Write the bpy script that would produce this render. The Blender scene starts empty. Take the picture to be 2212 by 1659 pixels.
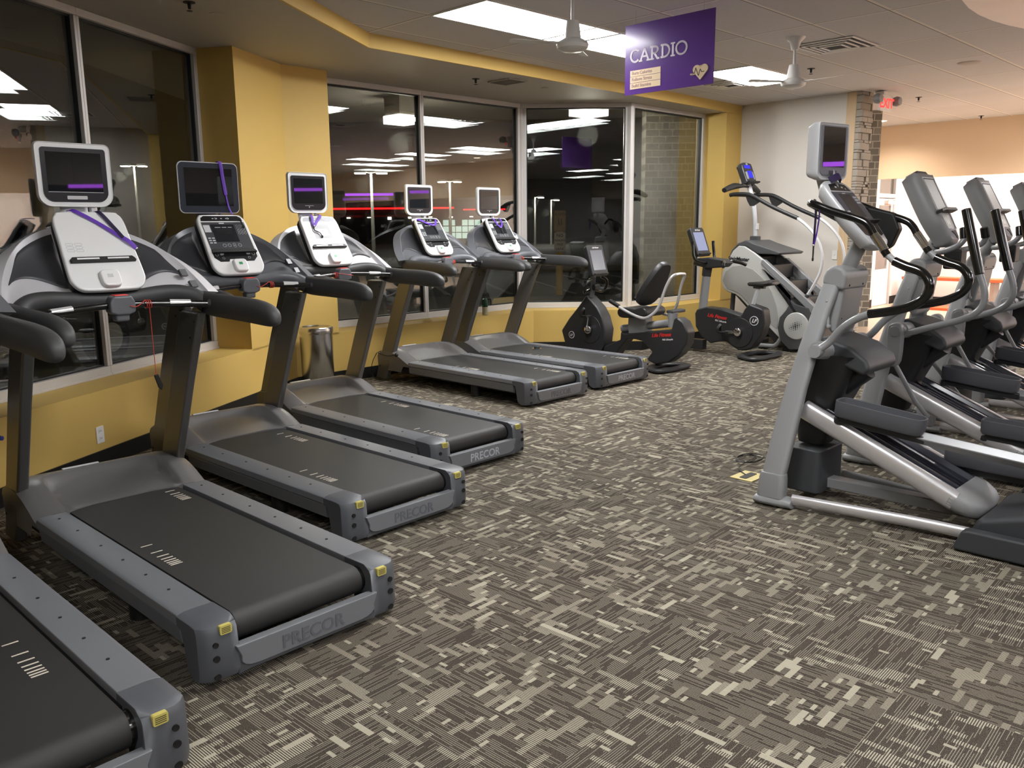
import bpy, bmesh, math, random
from mathutils import Vector, Matrix
random.seed(7)
SC = bpy.context.scene
COL = SC.collection
PI = math.pi
def V(*a): return Vector(a)
def lin(c):
    c = c/255.0
    return c/12.92 if c <= 0.04045 else ((c+0.055)/1.055)**2.4
def rgb(r, g, b): return (lin(r), lin(g), lin(b), 1.0)

# ---------------------------------------------------------------- materials
MATS = {}
def newmat(name):
    m = bpy.data.materials.new(name); m.use_nodes = True
    nt = m.node_tree; nt.nodes.clear()
    out = nt.nodes.new('ShaderNodeOutputMaterial')
    return m, nt, out
def N(nt, typ, **kw):
    n = nt.nodes.new(typ)
    for k, v in kw.items():
        if k.startswith('i_'):
            n.inputs[k[2:].replace('_', ' ')].default_value = v
        else:
            setattr(n, k, v)
    return n
def pmat(name, col, rough=0.5, metal=0.0, bump=0.0, scale=200.0, var=0.06, coat=0.0, spec=0.5, rvar=0.0):
    """principled plastic/metal/paint with procedural colour variation and fine grain"""
    if name in MATS: return MATS[name]
    m, nt, out = newmat(name)
    b = N(nt, 'ShaderNodeBsdfPrincipled'); c = rgb(*col)
    tc = N(nt, 'ShaderNodeTexCoord'); nz = N(nt, 'ShaderNodeTexNoise')
    nz.inputs['Scale'].default_value = 3.0; nz.inputs['Detail'].default_value = 4.0
    nt.links.new(tc.outputs['Object'], nz.inputs['Vector'])
    mix = N(nt, 'ShaderNodeMix', data_type='RGBA')
    mix.inputs[6].default_value = tuple(x*(1-var) for x in c[:3])+(1,)
    mix.inputs[7].default_value = tuple(min(1, x*(1+var)) for x in c[:3])+(1,)
    nt.links.new(nz.outputs['Fac'], mix.inputs[0])
    nt.links.new(mix.outputs[2], b.inputs['Base Color'])
    b.inputs['Roughness'].default_value = rough; b.inputs['Metallic'].default_value = metal
    b.inputs['Specular IOR Level'].default_value = spec
    b.inputs['Coat Weight'].default_value = coat; b.inputs['Coat Roughness'].default_value = 0.12
    if bump:
        n2 = N(nt, 'ShaderNodeTexNoise'); n2.inputs['Scale'].default_value = scale; n2.inputs['Detail'].default_value = 2.0
        nt.links.new(tc.outputs['Object'], n2.inputs['Vector'])
        bp = N(nt, 'ShaderNodeBump'); bp.inputs['Strength'].default_value = bump; bp.inputs['Distance'].default_value = 0.002
        nt.links.new(n2.outputs['Fac'], bp.inputs['Height']); nt.links.new(bp.outputs['Normal'], b.inputs['Normal'])
    nt.links.new(b.outputs[0], out.inputs[0])
    MATS[name] = m
    return m
def emat(name, col, strength):
    if name in MATS: return MATS[name]
    m, nt, out = newmat(name)
    e = N(nt, 'ShaderNodeEmission'); e.inputs['Color'].default_value = rgb(*col); e.inputs['Strength'].default_value = strength
    nt.links.new(e.outputs[0], out.inputs[0]); MATS[name] = m
    return m
def mth(nt, op, a, b=None, c=None):
    n = nt.nodes.new('ShaderNodeMath'); n.operation = op
    for i, v in enumerate((a, b, c)):
        if v is None: continue
        if isinstance(v, (int, float)): n.inputs[i].default_value = v
        else: nt.links.new(v, n.inputs[i])
    return n.outputs[0]
def wnoise(nt, *vals):
    cb = N(nt, 'ShaderNodeCombineXYZ')
    for i, v in enumerate(vals):
        if isinstance(v, (int, float)): cb.inputs[i].default_value = v
        else: nt.links.new(v, cb.inputs[i])
    w = N(nt, 'ShaderNodeTexWhiteNoise', noise_dimensions='3D'); nt.links.new(cb.outputs[0], w.inputs['Vector'])
    return w.outputs['Value']
def mixc(nt, fac, a, b):
    m = N(nt, 'ShaderNodeMix', data_type='RGBA')
    for i, v in ((6, a), (7, b)):
        if isinstance(v, tuple): m.inputs[i].default_value = v
        else: nt.links.new(v, m.inputs[i])
    if isinstance(fac, (int, float)): m.inputs[0].default_value = fac
    else: nt.links.new(fac, m.inputs[0])
    return m.outputs[2]

def carpet_mat():
    m, nt, out = newmat('carpet_tiles')
    b = N(nt, 'ShaderNodeBsdfPrincipled'); b.inputs['Roughness'].default_value = 0.95; b.inputs['Specular IOR Level'].default_value = 0.1
    tc = N(nt, 'ShaderNodeTexCoord')
    mp = N(nt, 'ShaderNodeMapping', vector_type='TEXTURE')
    mp.inputs['Location'].default_value = (-0.025, 3.121, 0); mp.inputs['Rotation'].default_value = (0, 0, math.radians(47.5))
    nt.links.new(tc.outputs['Object'], mp.inputs['Vector'])
    sp = N(nt, 'ShaderNodeSeparateXYZ'); nt.links.new(mp.outputs[0], sp.inputs[0])
    X, Y = sp.outputs[0], sp.outputs[1]
    T = 0.647
    ti = mth(nt, 'FLOOR', mth(nt, 'DIVIDE', X, T)); tj = mth(nt, 'FLOOR', mth(nt, 'DIVIDE', Y, T))
    par = mth(nt, 'FLOORED_MODULO', mth(nt, 'ADD', ti, tj), 2.0)
    def mixf(a, c):
        return mth(nt, 'ADD', mth(nt, 'MULTIPLY', a, mth(nt, 'SUBTRACT', 1.0, par)), mth(nt, 'MULTIPLY', c, par))
    A = mixf(Y, X); B = mixf(X, Y)            # fine lines run along A, bars run along B
    seed = wnoise(nt, ti, tj, 3.3)
    p = 0.0080
    fb = mth(nt, 'FRACT', mth(nt, 'DIVIDE', B, p)); ib = mth(nt, 'FLOOR', mth(nt, 'DIVIDE', B, p))
    # thin lines broken into random segments
    sh = wnoise(nt, ib, seed, 1.7)
    seg = mth(nt, 'FLOOR', mth(nt, 'ADD', mth(nt, 'DIVIDE', A, 0.11), mth(nt, 'MULTIPLY', sh, 5)))
    r1 = wnoise(nt, ib, seg, seed)
    thin = mth(nt, 'MULTIPLY', mth(nt, 'LESS_THAN', fb, 0.24), mth(nt, 'GREATER_THAN', r1, 0.36))
    # bars: columns in A, run along B
    def bars(w, L, k, thr):
        ia = mth(nt, 'FLOOR', mth(nt, 'DIVIDE', A, w)); s = wnoise(nt, ia, seed, k)
        jb = mth(nt, 'FLOOR', mth(nt, 'ADD', mth(nt, 'DIVIDE', B, L), mth(nt, 'MULTIPLY', s, 7)))
        return mth(nt, 'GREATER_THAN', wnoise(nt, ia, jb, mth(nt, 'ADD', seed, k)), thr)
    hatch = bars(0.024, 0.088, 5.1, 0.80)
    hmask = mth(nt, 'MULTIPLY', hatch, mth(nt, 'LESS_THAN', fb, 0.50))
    solid = mth(nt, 'MAXIMUM', bars(0.015, 0.038, 9.2, 0.975), bars(0.024, 0.11, 12.4, 0.98))
    grain = N(nt, 'ShaderNodeTexNoise'); grain.inputs['Scale'].default_value = 330; grain.inputs['Detail'].default_value = 2
    nt.links.new(tc.outputs['Object'], grain.inputs['Vector'])
    big = N(nt, 'ShaderNodeTexNoise'); big.inputs['Scale'].default_value = 9; big.inputs['Detail'].default_value = 3
    nt.links.new(tc.outputs['Object'], big.inputs['Vector'])
    tone = mth(nt, 'MULTIPLY', seed, 0.35)
    base = mixc(nt, mth(nt, 'ADD', mth(nt, 'MULTIPLY', big.outputs['Fac'], 0.5), tone), rgb(74, 67, 60), rgb(96, 88, 78))
    base = mixc(nt, mth(nt, 'GREATER_THAN', grain.outputs['Fac'], 0.54), base, rgb(44, 39, 35))
    cream = mixc(nt, grain.outputs['Fac'], rgb(150, 143, 126), rgb(196, 189, 170))
    soft = mixc(nt, 0.72, base, cream)
    c = mixc(nt, thin, base, soft); c = mixc(nt, hmask, c, cream); c = mixc(nt, mth(nt, 'MULTIPLY', solid, 0.85), c, cream)
    nt.links.new(c, b.inputs['Base Color'])
    bp = N(nt, 'ShaderNodeBump'); bp.inputs['Strength'].default_value = 0.5; bp.inputs['Distance'].default_value = 0.003
    nt.links.new(grain.outputs['Fac'], bp.inputs['Height']); nt.links.new(bp.outputs[0], b.inputs['Normal'])
    nt.links.new(b.outputs[0], out.inputs[0]); return m

GO = (3.078, 7.195); GA = (0.923, 0.929); GB = (0.465, -0.468)
def gnode(i, j): return (GO[0]+i*GA[0]+j*GB[0], GO[1]+i*GA[1]+j*GB[1])
def ceiling_mat():
    m, nt, out = newmat('lay_in_ceiling_tiles')
    b = N(nt, 'ShaderNodeBsdfPrincipled'); b.inputs['Roughness'].default_value = 0.9
    tc = N(nt, 'ShaderNodeTexCoord'); sp = N(nt, 'ShaderNodeSeparateXYZ'); nt.links.new(tc.outputs['Object'], sp.inputs[0])
    dx = mth(nt, 'SUBTRACT', sp.outputs[0], GO[0]); dy = mth(nt, 'SUBTRACT', sp.outputs[1], GO[1])
    det = GA[0]*GB[1]-GA[1]*GB[0]
    i = mth(nt, 'DIVIDE', mth(nt, 'SUBTRACT', mth(nt, 'MULTIPLY', dx, GB[1]), mth(nt, 'MULTIPLY', dy, GB[0])), det)
    j = mth(nt, 'DIVIDE', mth(nt, 'SUBTRACT', mth(nt, 'MULTIPLY', dy, GA[0]), mth(nt, 'MULTIPLY', dx, GA[1])), det)
    def line(v, w, off=0.0):
        f = mth(nt, 'FRACT', mth(nt, 'ADD', v, 0.5+off))
        return mth(nt, 'LESS_THAN', mth(nt, 'ABSOLUTE', mth(nt, 'SUBTRACT', f, 0.5)), w)
    bar = mth(nt, 'MAXIMUM', line(i, 0.0095), line(j, 0.024))
    gap = mth(nt, 'MAXIMUM', line(i, 0.0028, 0.011), line(j, 0.0055, 0.024))
    ti = mth(nt, 'FLOOR', i); tj = mth(nt, 'FLOOR', j)
    tone = wnoise(nt, ti, tj, 0.5)
    nz = N(nt, 'ShaderNodeTexNoise'); nz.inputs['Scale'].default_value = 160; nz.inputs['Detail'].default_value = 3
    nt.links.new(tc.outputs['Object'], nz.inputs['Vector'])
    c = mixc(nt, tone, rgb(196, 194, 196), rgb(206, 204, 206))
    c = mixc(nt, mth(nt, 'MULTIPLY', mth(nt, 'GREATER_THAN', nz.outputs['Fac'], 0.62), 0.25), c, rgb(150, 143, 138))
    c = mixc(nt, bar, c, rgb(226, 221, 216)); c = mixc(nt, gap, c, rgb(70, 66, 62))
    nt.links.new(c, b.inputs['Base Color'])
    bp = N(nt, 'ShaderNodeBump'); bp.inputs['Strength'].default_value = 0.6; bp.inputs['Distance'].default_value = 0.006
    nt.links.new(mth(nt, 'SUBTRACT', 1.0, bar), bp.inputs['Height']); nt.links.new(bp.outputs[0], b.inputs['Normal'])
    nt.links.new(b.outputs[0], out.inputs[0]); return m

def brick_mat(name, c1, c2, mortar, w=0.205, h=0.102):
    m, nt, out = newmat(name)
    b = N(nt, 'ShaderNodeBsdfPrincipled'); b.inputs['Roughness'].default_value = 0.85
    tc = N(nt, 'ShaderNodeTexCoord'); sp = N(nt, 'ShaderNodeSeparateXYZ'); nt.links.new(tc.outputs['Object'], sp.inputs[0])
    cb = N(nt, 'ShaderNodeCombineXYZ'); nt.links.new(sp.outputs[0], cb.inputs[0]); nt.links.new(sp.outputs[2], cb.inputs[1])
    # every sixth course is a header course of half bricks
    row = mth(nt, 'FLOOR', mth(nt, 'DIVIDE', sp.outputs[2], h))
    hdr = mth(nt, 'LESS_THAN', mth(nt, 'FLOORED_MODULO', row, 6.0), 0.5)
    def br(bw):
        t = N(nt, 'ShaderNodeTexBrick'); t.offset = 0.5; t.inputs['Scale'].default_value = 1.0
        t.inputs['Brick Width'].default_value = bw; t.inputs['Row Height'].default_value = h
        t.inputs['Mortar Size'].default_value = 0.007; t.inputs['Mortar Smooth'].default_value = 0.1; t.inputs['Bias'].default_value = 0.0
        t.inputs['Color1'].default_value = rgb(*c1); t.inputs['Color2'].default_value = rgb(*c2); t.inputs['Mortar'].default_value = rgb(*mortar)
        nt.links.new(cb.outputs[0], t.inputs['Vector']); return t
    t1, t2 = br(w), br(w/2)
    nt.links.new(mixc(nt, hdr, t1.outputs['Color'], t2.outputs['Color']), b.inputs['Base Color'])
    bp = N(nt, 'ShaderNodeBump'); bp.inputs['Strength'].default_value = 0.8; bp.inputs['Distance'].default_value = 0.01; bp.invert = True
    nt.links.new(t1.outputs['Fac'], bp.inputs['Height']); nt.links.new(bp.outputs[0], b.inputs['Normal'])
    nt.links.new(b.outputs[0], out.inputs[0]); return m

def glass_mat(name='window_glass', tint=(226, 227, 226), boost=1.7):
    m, nt, out = newmat(name)
    fr = N(nt, 'ShaderNodeFresnel'); ge = N(nt, 'ShaderNodeNewGeometry')
    nt.links.new(mth(nt, 'ADD', mth(nt, 'MULTIPLY', ge.outputs['Backfacing'], 1/1.52-1.52), 1.52), fr.inputs['IOR'])
    tr = N(nt, 'ShaderNodeBsdfTransparent'); tr.inputs['Color'].default_value = rgb(*tint)
    gl = N(nt, 'ShaderNodeBsdfGlossy'); gl.inputs['Roughness'].default_value = 0.0; gl.inputs['Color'].default_value = (0.95, 0.97, 0.96, 1)
    mx = N(nt, 'ShaderNodeMixShader')
    nt.links.new(mth(nt, 'MINIMUM', mth(nt, 'MULTIPLY', fr.outputs[0], boost), 1.0), mx.inputs[0])
    nt.links.new(tr.outputs[0], mx.inputs[1]); nt.links.new(gl.outputs[0], mx.inputs[2]); nt.links.new(mx.outputs[0], out.inputs[0])
    return m
def wood_mat(name, c1, c2, scale=1.0, along=0, rough=0.45, plank=0.0):
    m, nt, out = newmat(name)
    b = N(nt, 'ShaderNodeBsdfPrincipled'); b.inputs['Roughness'].default_value = rough
    tc = N(nt, 'ShaderNodeTexCoord'); mp = N(nt, 'ShaderNodeMapping')
    s = [18*scale]*3; s[along] = 1.2*scale; mp.inputs['Scale'].default_value = s
    if plank: mp.inputs['Rotation'].default_value = (0, 0, math.radians(45))
    nt.links.new(tc.outputs['Object'], mp.inputs['Vector'])
    nz = N(nt, 'ShaderNodeTexNoise'); nz.inputs['Scale'].default_value = 1.0; nz.inputs['Detail'].default_value = 6; nz.inputs['Distortion'].default_value = 0.6
    nt.links.new(mp.outputs[0], nz.inputs['Vector'])
    nt.links.new(mixc(nt, nz.outputs['Fac'], rgb(*c1), rgb(*c2)), b.inputs['Base Color'])
    nt.links.new(b.outputs[0], out.inputs[0]); return m

# ---------------------------------------------------------------- mesh builder
def cat(pts, n=6, closed=False):
    """Catmull-Rom through points"""
    P = [Vector(p) for p in pts]; L = len(P); out = []
    rng = range(L if closed else L-1)
    for i in rng:
        if closed: a, b, c, d = P[(i-1) % L], P[i], P[(i+1) % L], P[(i+2) % L]
        else: a, b, c, d = P[max(i-1, 0)], P[i], P[i+1], P[min(i+2, L-1)]
        for k in range(n):
            t = k/n
            out.append(0.5*((2*b)+(c-a)*t+(2*a-5*b+4*c-d)*t*t+(3*b-a-3*c+d)*t*t*t))
    if not closed: out.append(P[-1])
    return out
def rrect(w, h, r, n=5, cx=0.0, cy=0.0):
    """rounded rectangle, r may be one radius or four (bl, br, tr, tl)"""
    rs = r if isinstance(r, (tuple, list)) else (r,)*4
    out = []
    for (sx, sy, a0), q in zip(((-1, -1, PI), (1, -1, 1.5*PI), (1, 1, 0), (-1, 1, .5*PI)), rs):
        for k in range(n+1):
            a = a0+k/n*PI/2
            out.append((cx+sx*(w/2-q)+q*math.cos(a), cy+sy*(h/2-q)+q*math.sin(a)))
    return out
def circ(r, n=20, cx=0, cy=0, ry=None):
    return [(cx+r*math.cos(2*PI*k/n), cy+(ry or r)*math.sin(2*PI*k/n)) for k in range(n)]
def scurve(pts, n=4):
    return [(p.x, p.y) for p in cat([(a, b, 0) for a, b in pts], n, True)]
class MB:
    def __init__(s): s.v = []; s.f = []; s.m = []; s.xf = None
    def add(s, vs, fs, mat=0):
        o = len(s.v)
        for p in vs:
            p = Vector(p)
            s.v.append(s.xf(p) if s.xf else p)
        for f in fs: s.f.append([o+i for i in f]); s.m.append(mat)
        return s
    def box(s, x0, x1, y0, y1, z0, z1, mat=0):
        vs = [(x, y, z) for z in (z0, z1) for y in (y0, y1) for x in (x0, x1)]
        return s.add(vs, [(0, 2, 3, 1), (4, 5, 7, 6), (0, 1, 5, 4), (2, 6, 7, 3), (0, 4, 6, 2), (1, 3, 7, 5)], mat)
    def prism(s, poly, a0, a1, axis='z', mat=0, scale1=None):
        n = len(poly)
        area = sum(poly[i][0]*poly[(i+1) % n][1]-poly[(i+1) % n][0]*poly[i][1] for i in range(n))
        if area < 0: poly = poly[::-1]
        def at(p, q, a):
            if axis == 'z': return (p, q, a)
            if axis == 'x': return (a, p, q)
            return (p, a, q)
        if scale1:
            cx = sum(p[0] for p in poly)/n; cy = sum(p[1] for p in poly)/n
            top = [(cx+(p-cx)*scale1, cy+(q-cy)*scale1) for p, q in poly]
        else: top = poly
        vs = [at(p, q, a0) for p, q in poly]+[at(p, q, a1) for p, q in top]
        fs = [tuple(range(n))[::-1], tuple(range(n, 2*n))]+[(i, (i+1) % n, n+(i+1) % n, n+i) for i in range(n)]
        if axis == 'y': fs = [f[::-1] for f in fs]
        return s.add(vs, fs, mat)
    def rings(s, R, mat=0, caps=True, closed=False):
        n = len(R[0]); vs = [p for r in R for p in r]; fs = []
        K = len(R)
        for i in range(K if closed else K-1):
            a, b = i*n, ((i+1) % K)*n
            for k in range(n): fs.append((a+k, a+(k+1) % n, b+(k+1) % n, b+k))
        if caps and not closed:
            fs.append(tuple(range(n))[::-1]); fs.append(tuple((K-1)*n+k for k in range(n)))
        return s.add(vs, fs, mat)
    def tube(s, pts, r, n=10, closed=False, mat=0, squash=None, up=None, caps=True):
        P = [Vector(p) for p in pts]; K = len(P); R = []
        prev = None
        for i, p in enumerate(P):
            if closed: t = P[(i+1) % K]-P[i-1]
            else: t = P[min(i+1, K-1)]-P[max(i-1, 0)]
            if t.length < 1e-9: t = Vector((0, 0, 1))
            t.normalize()
            if up is not None: u = Vector(up)
            elif prev is not None: u = prev
            else: u = Vector((0, 0, 1)) if abs(t.z) < .9 else Vector((1, 0, 0))
            u = u-t*u.dot(t)
            if u.length < 1e-6: u = Vector((0, 1, 0))-t*t.y
            u.normalize(); w = t.cross(u); prev = u
            rr = r[min(i, len(r)-1)] if isinstance(r, (list, tuple)) else r
            a, b = squash or (1, 1)
            R.append([p+u*(rr*a*math.cos(2*PI*k/n))+w*(rr*b*math.sin(2*PI*k/n)) for k in range(n)])
        return s.rings(R, mat, caps, closed)
    def lathe(s, prof, c=(0, 0, 0), axis='z', n=24, mat=0):
        """prof: (radius, height) bottom to top"""
        c = Vector(c); R = []
        for r, h in prof:
            ring = []
            for k in range(n):
                a = 2*PI*k/n; x, y = r*math.cos(a), r*math.sin(a)
                ring.append(c+(Vector((x, y, h)) if axis == 'z' else Vector((h, x, y)) if axis == 'x' else Vector((y, h, x))))
            R.append(ring)
        return s.rings(R, mat)
    def sphere(s, c, r, n=12, mat=0, sc=(1, 1, 1)):
        c = Vector(c)
        R = []
        for i in range(1, n):
            a = PI*i/n
            R.append([c+Vector((r*sc[0]*math.sin(a)*math.cos(2*PI*k/(2*n)), r*sc[1]*math.sin(a)*math.sin(2*PI*k/(2*n)), -r*sc[2]*math.cos(a))) for k in range(2*n)])
        return s.rings(R, mat)
    def grid(s, fn, nu, nv, mat=0, wrap=False):
        vs = [fn(i/nu, j/nv) for j in range(nv+1) for i in range(nu+1)]
        fs = [(j*(nu+1)+i, j*(nu+1)+i+1, (j+1)*(nu+1)+i+1, (j+1)*(nu+1)+i) for j in range(nv) for i in range(nu)]
        return s.add(vs, fs, mat)
    def text(s, string, size, origin, xdir, ydir, depth=0.001, mat=0, bold=0.0, center=False, shear=0.0, xs=1.0, sp=1.0):
        """raised lettering laid on the plane (origin, xdir, ydir)"""
        cu = bpy.data.curves.new('lettering', 'FONT'); cu.body = string; cu.size = size; cu.extrude = depth/2
        cu.offset = bold*size; cu.resolution_u = 3; cu.shear = shear; cu.space_character = sp
        if center: cu.align_x = 'CENTER'
        ob = bpy.data.objects.new('lettering', cu)
        me = bpy.data.meshes.new_from_object(ob)
        X = Vector(xdir).normalized(); Y = Vector(ydir).normalized(); Z = X.cross(Y); O = Vector(origin)
        s.add([O+X*(v.co.x*xs)+Y*v.co.y+Z*(v.co.z) for v in me.vertices], [tuple(p.vertices) for p in me.polygons], mat)
        bpy.data.objects.remove(ob); bpy.data.curves.remove(cu); bpy.data.meshes.remove(me)
        return s
    def build(s, name, mats, parent=None, bevel=0.0, seg=2, smooth=True, sub=0, solid=0.0, ang=38, fix=True, label=None, soff=-1.0):
        me = bpy.data.meshes.new(name)
        me.from_pydata([tuple(v) for v in s.v], [], s.f); me.update()
        if not isinstance(mats, (list, tuple)): mats = [mats]
        for m in mats: me.materials.append(m)
        me.polygons.foreach_set('material_index', s.m)
        if fix:
            bm = bmesh.new(); bm.from_mesh(me); bmesh.ops.recalc_face_normals(bm, faces=bm.faces); bm.to_mesh(me); bm.free()
        ob = bpy.data.objects.new(name, me); COL.objects.link(ob)
        if parent: ob.parent = parent
        if solid:
            md = ob.modifiers.new('solid', 'SOLIDIFY'); md.thickness = solid; md.offset = soff
        if bevel:
            md = ob.modifiers.new('bevel', 'BEVEL'); md.width = bevel; md.segments = seg; md.limit_method = 'ANGLE'; md.angle_limit = math.radians(35)
            md.harden_normals = True; md.use_clamp_overlap = True
            if smooth: me.shade_smooth()
        elif sub:
            md = ob.modifiers.new('sub', 'SUBSURF'); md.levels = sub; md.render_levels = sub
            me.shade_smooth()
        elif smooth:
            me.shade_smooth(); me.set_sharp_from_angle(angle=math.radians(ang))
        if label: ob['label'] = label
        return ob
def empty(name, loc=(0, 0, 0), rz=0.0, parent=None):
    o = bpy.data.objects.new(name, None); COL.objects.link(o); o.empty_display_size = 0.1
    o.location = loc; o.rotation_euler = (0, 0, rz)
    if parent: o.parent = parent
    return o
def tag(o, label=None, cat_=None, group=None, kind=None):
    if label: o['label'] = label
    if cat_: o['category'] = cat_
    if group: o['group'] = group
    if kind: o['kind'] = kind
    return o
def struct(o): o['kind'] = 'structure'; return o
def dup(root, loc, rz, label):
    def cp(o, par):
        c = o.copy(); COL.objects.link(c)
        if par: c.parent = par
        for ch in list(o.children): cp(ch, c)
        return c
    r = cp(root, None); r.location = loc; r.rotation_euler = (0, 0, rz); r['label'] = label
    return r
def slabmap(O, X, Y, Z):
    O, X, Y, Z = Vector(O), Vector(X).normalized(), Vector(Y).normalized(), Vector(Z).normalized()
    return lambda p: O+X*p.x+Y*p.y+Z*p.z
# ================================================================ camera
f_px, pitch, roll, cam_h = 1817.884, math.radians(10.67155), math.radians(-0.51618), 1.63887
cp_, sp_ = math.cos(pitch), math.sin(pitch); cr_, sr_ = math.cos(roll), math.sin(roll)
fwd = V(0, cp_, -sp_); right = V(1, 0, 0); up = V(0, sp_, cp_)
Rv = right*cr_+up*sr_; Uv = up*cr_-right*sr_
cam = bpy.data.cameras.new('camera'); co = bpy.data.objects.new('camera', cam); COL.objects.link(co)
cam.sensor_width = 36; cam.lens = f_px/2212*36; cam.clip_start = 0.05; cam.clip_end = 400
co.matrix_world = Matrix(((Rv.x, Uv.x, -fwd.x, 0), (Rv.y, Uv.y, -fwd.y, 0), (Rv.z, Uv.z, -fwd.z, cam_h), (0, 0, 0, 1)))
SC.camera = co

# ================================================================ materials of the place
YEL = (212, 178, 98)
M_yellow = pmat('yellow_wall_paint', YEL, 0.6, bump=0.15, scale=300, var=0.02)
M_white = pmat('white_wall_paint', (214, 208, 200), 0.7, bump=0.1, scale=300, var=0.02)
M_peach = pmat('peach_wall_paint', (232, 206, 176), 0.75, var=0.02)
M_soffit = pmat('soffit_paint', (178, 172, 162), 0.65, var=0.02, bump=0.1, scale=200)
M_grey = pmat('grey_wall_paint', (128, 124, 122), 0.75, var=0.03)
M_olive = pmat('olive_wall_paint', (120, 112, 62), 0.75, var=0.03)
M_base = pmat('black_rubber_base', (22, 21, 20), 0.45)
M_alu = pmat('anodised_aluminium', (206, 202, 197), 0.42, 0.15, bump=0.05)
M_gasket = pmat('black_gasket', (10, 10, 10), 0.5)
M_carpet = carpet_mat(); M_ceil = ceiling_mat(); M_glass = glass_mat()
M_woodfloor = wood_mat('pale_wood_floor', (180, 158, 136), (204, 184, 160), 0.6, 0, 0.35)
M_trimwood = wood_mat('pale_pine_trim', (196, 166, 128), (216, 190, 154), 1.0, 2, 0.5)
M_stone = pmat('stacked_stone', (168, 160, 148), 0.9, bump=0.6, scale=40, var=0.22)
M_plate = pmat('white_plastic_plate', (236, 234, 230), 0.35)
M_panel = emat('light_diffuser', (252, 252, 252), 30.0)
M_panel2 = emat('bright_room_diffuser', (255, 250, 245), 30.0)

ZS, ZC = 3.19, 3.31
# inner corner points (xy)
A_S = V(-6.30, -9.0); AB = V(-2.209, 8.551); BC = V(0.29, 11.05); CD = V(1.72, 11.05); DE = V(3.37, 12.70)
def offs(p, q, d):
    t = (q-p).normalized(); n = V(-t.y, t.x); return p+n*d, q+n*d     # to the left of travel = outside
def isect(p1, p2, p3, p4):
    d1, d2 = p2-p1, p4-p3; den = d1.x*d2.y-d1.y*d2.x
    t = ((p3.x-p1.x)*d2.y-(p3.y-p1.y)*d2.x)/den; return p1+d1*t
inner = [A_S, AB, BC, CD, DE]
inner[0] = AB+(V(-2.979, 5.248)-V(-2.447, 7.529)).normalized()*18.0
A_S = inner[0]
def outer_line(d):
    L = [offs(inner[i], inner[i+1], d) for i in range(4)]
    out = [L[0][0]]+[isect(*L[i-1], *L[i]) for i in (1, 2, 3)]+[L[3][1]]
    return out
G = outer_line(0.345)      # window plane (room side of frames)
O = outer_line(0.50)
# ---------------------------------------------------------------- floor
m = MB(); m.prism([tuple(A_S), tuple(AB), tuple(BC), tuple(CD), tuple(DE), (7.2, 17.0), (17.5, 4.6), (17.5, -9)], -0.12, 0); fl = struct(m.build('floor', M_carpet, smooth=False))
# cut nothing: the pale wood floor of the next room and the ground outside start beyond it
def ring_wall(name, i, z0, z1, mat):
    m = MB(); m.prism([tuple(inner[i]), tuple(inner[i+1]), tuple(O[i+1]), tuple(O[i])], z0, z1); return struct(m.build(name, mat, smooth=False))
SILL = 0.535
names = ['wall_left', 'wall_back_left', 'wall_back', 'wall_back_right']
for i, nm in enumerate(names): ring_wall(nm, i, 0, SILL, M_yellow)
def along(i, t):   # point on inner line i at distance t from its start, and same station on outer line
    a, b = inner[i], inner[i+1]; d = (b-a).normalized(); n = V(-d.y, d.x); p = a+d*t; return p, n, d
def stn(i, p): a, b = inner[i], inner[i+1]; return (p-a).dot((b-a).normalized())
# columns (full height yellow piers between the windows)
def pier(name, i, t0, t1, extra=None):
    p, n, d = along(i, t0); q, _, _ = along(i, t1)
    poly = [p, q, q+n*0.5, p+n*0.5] if extra is None else extra(p, q, n, d)
    m = MB(); m.prism([tuple(x) for x in poly], SILL-0.02, ZS+0.15); return struct(m.build(name, M_yellow, smooth=False))
tA = stn(0, V(-2.403, 7.72)); LA = (AB-A_S).length
pB, nB, dB = along(1, (V(-1.84, 8.92)-AB).length)
pA, nA, dA = along(0, tA)
m = MB(); m.prism([tuple(pA), tuple(AB), tuple(pB), tuple(pB+nB*0.5), tuple(O[1]), tuple(pA+nA*0.5)], SILL-0.02, ZS+0.15)
struct(m.build('wall_left_pier', M_yellow, smooth=False))
pD, nD, dD = along(3, (V(3.075, 12.405)-CD).length)
m = MB(); m.prism([tuple(pD), tuple(DE), tuple(DE+nD*0.5), tuple(pD+nD*0.5)], SILL-0.02, ZS+0.15)
struct(m.build('wall_back_right_pier', M_yellow, smooth=False))
# solid wall behind the camera, in line with the windows
p0, n0, d0 = along(0, 0); p1, _, _ = along(0, stn(0, V(-3.90, 1.3)))
m = MB(); m.prism([tuple(p0), tuple(p1), tuple(p1+n0*0.5), tuple(p0+n0*0.5)], SILL-0.02, ZS+0.15); struct(m.build('wall_left_rear', M_yellow, smooth=False))
# black baseboards
bi = outer_line(-0.012)
for k, nm in enumerate(['baseboard_left', 'baseboard_back_left', 'baseboard_back', 'baseboard_back_right']):
    m = MB(); m.prism([tuple(inner[k]), tuple(inner[k+1]), tuple(bi[k+1]), tuple(bi[k])], 0, 0.12); struct(m.build(nm, M_base, smooth=False))

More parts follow.
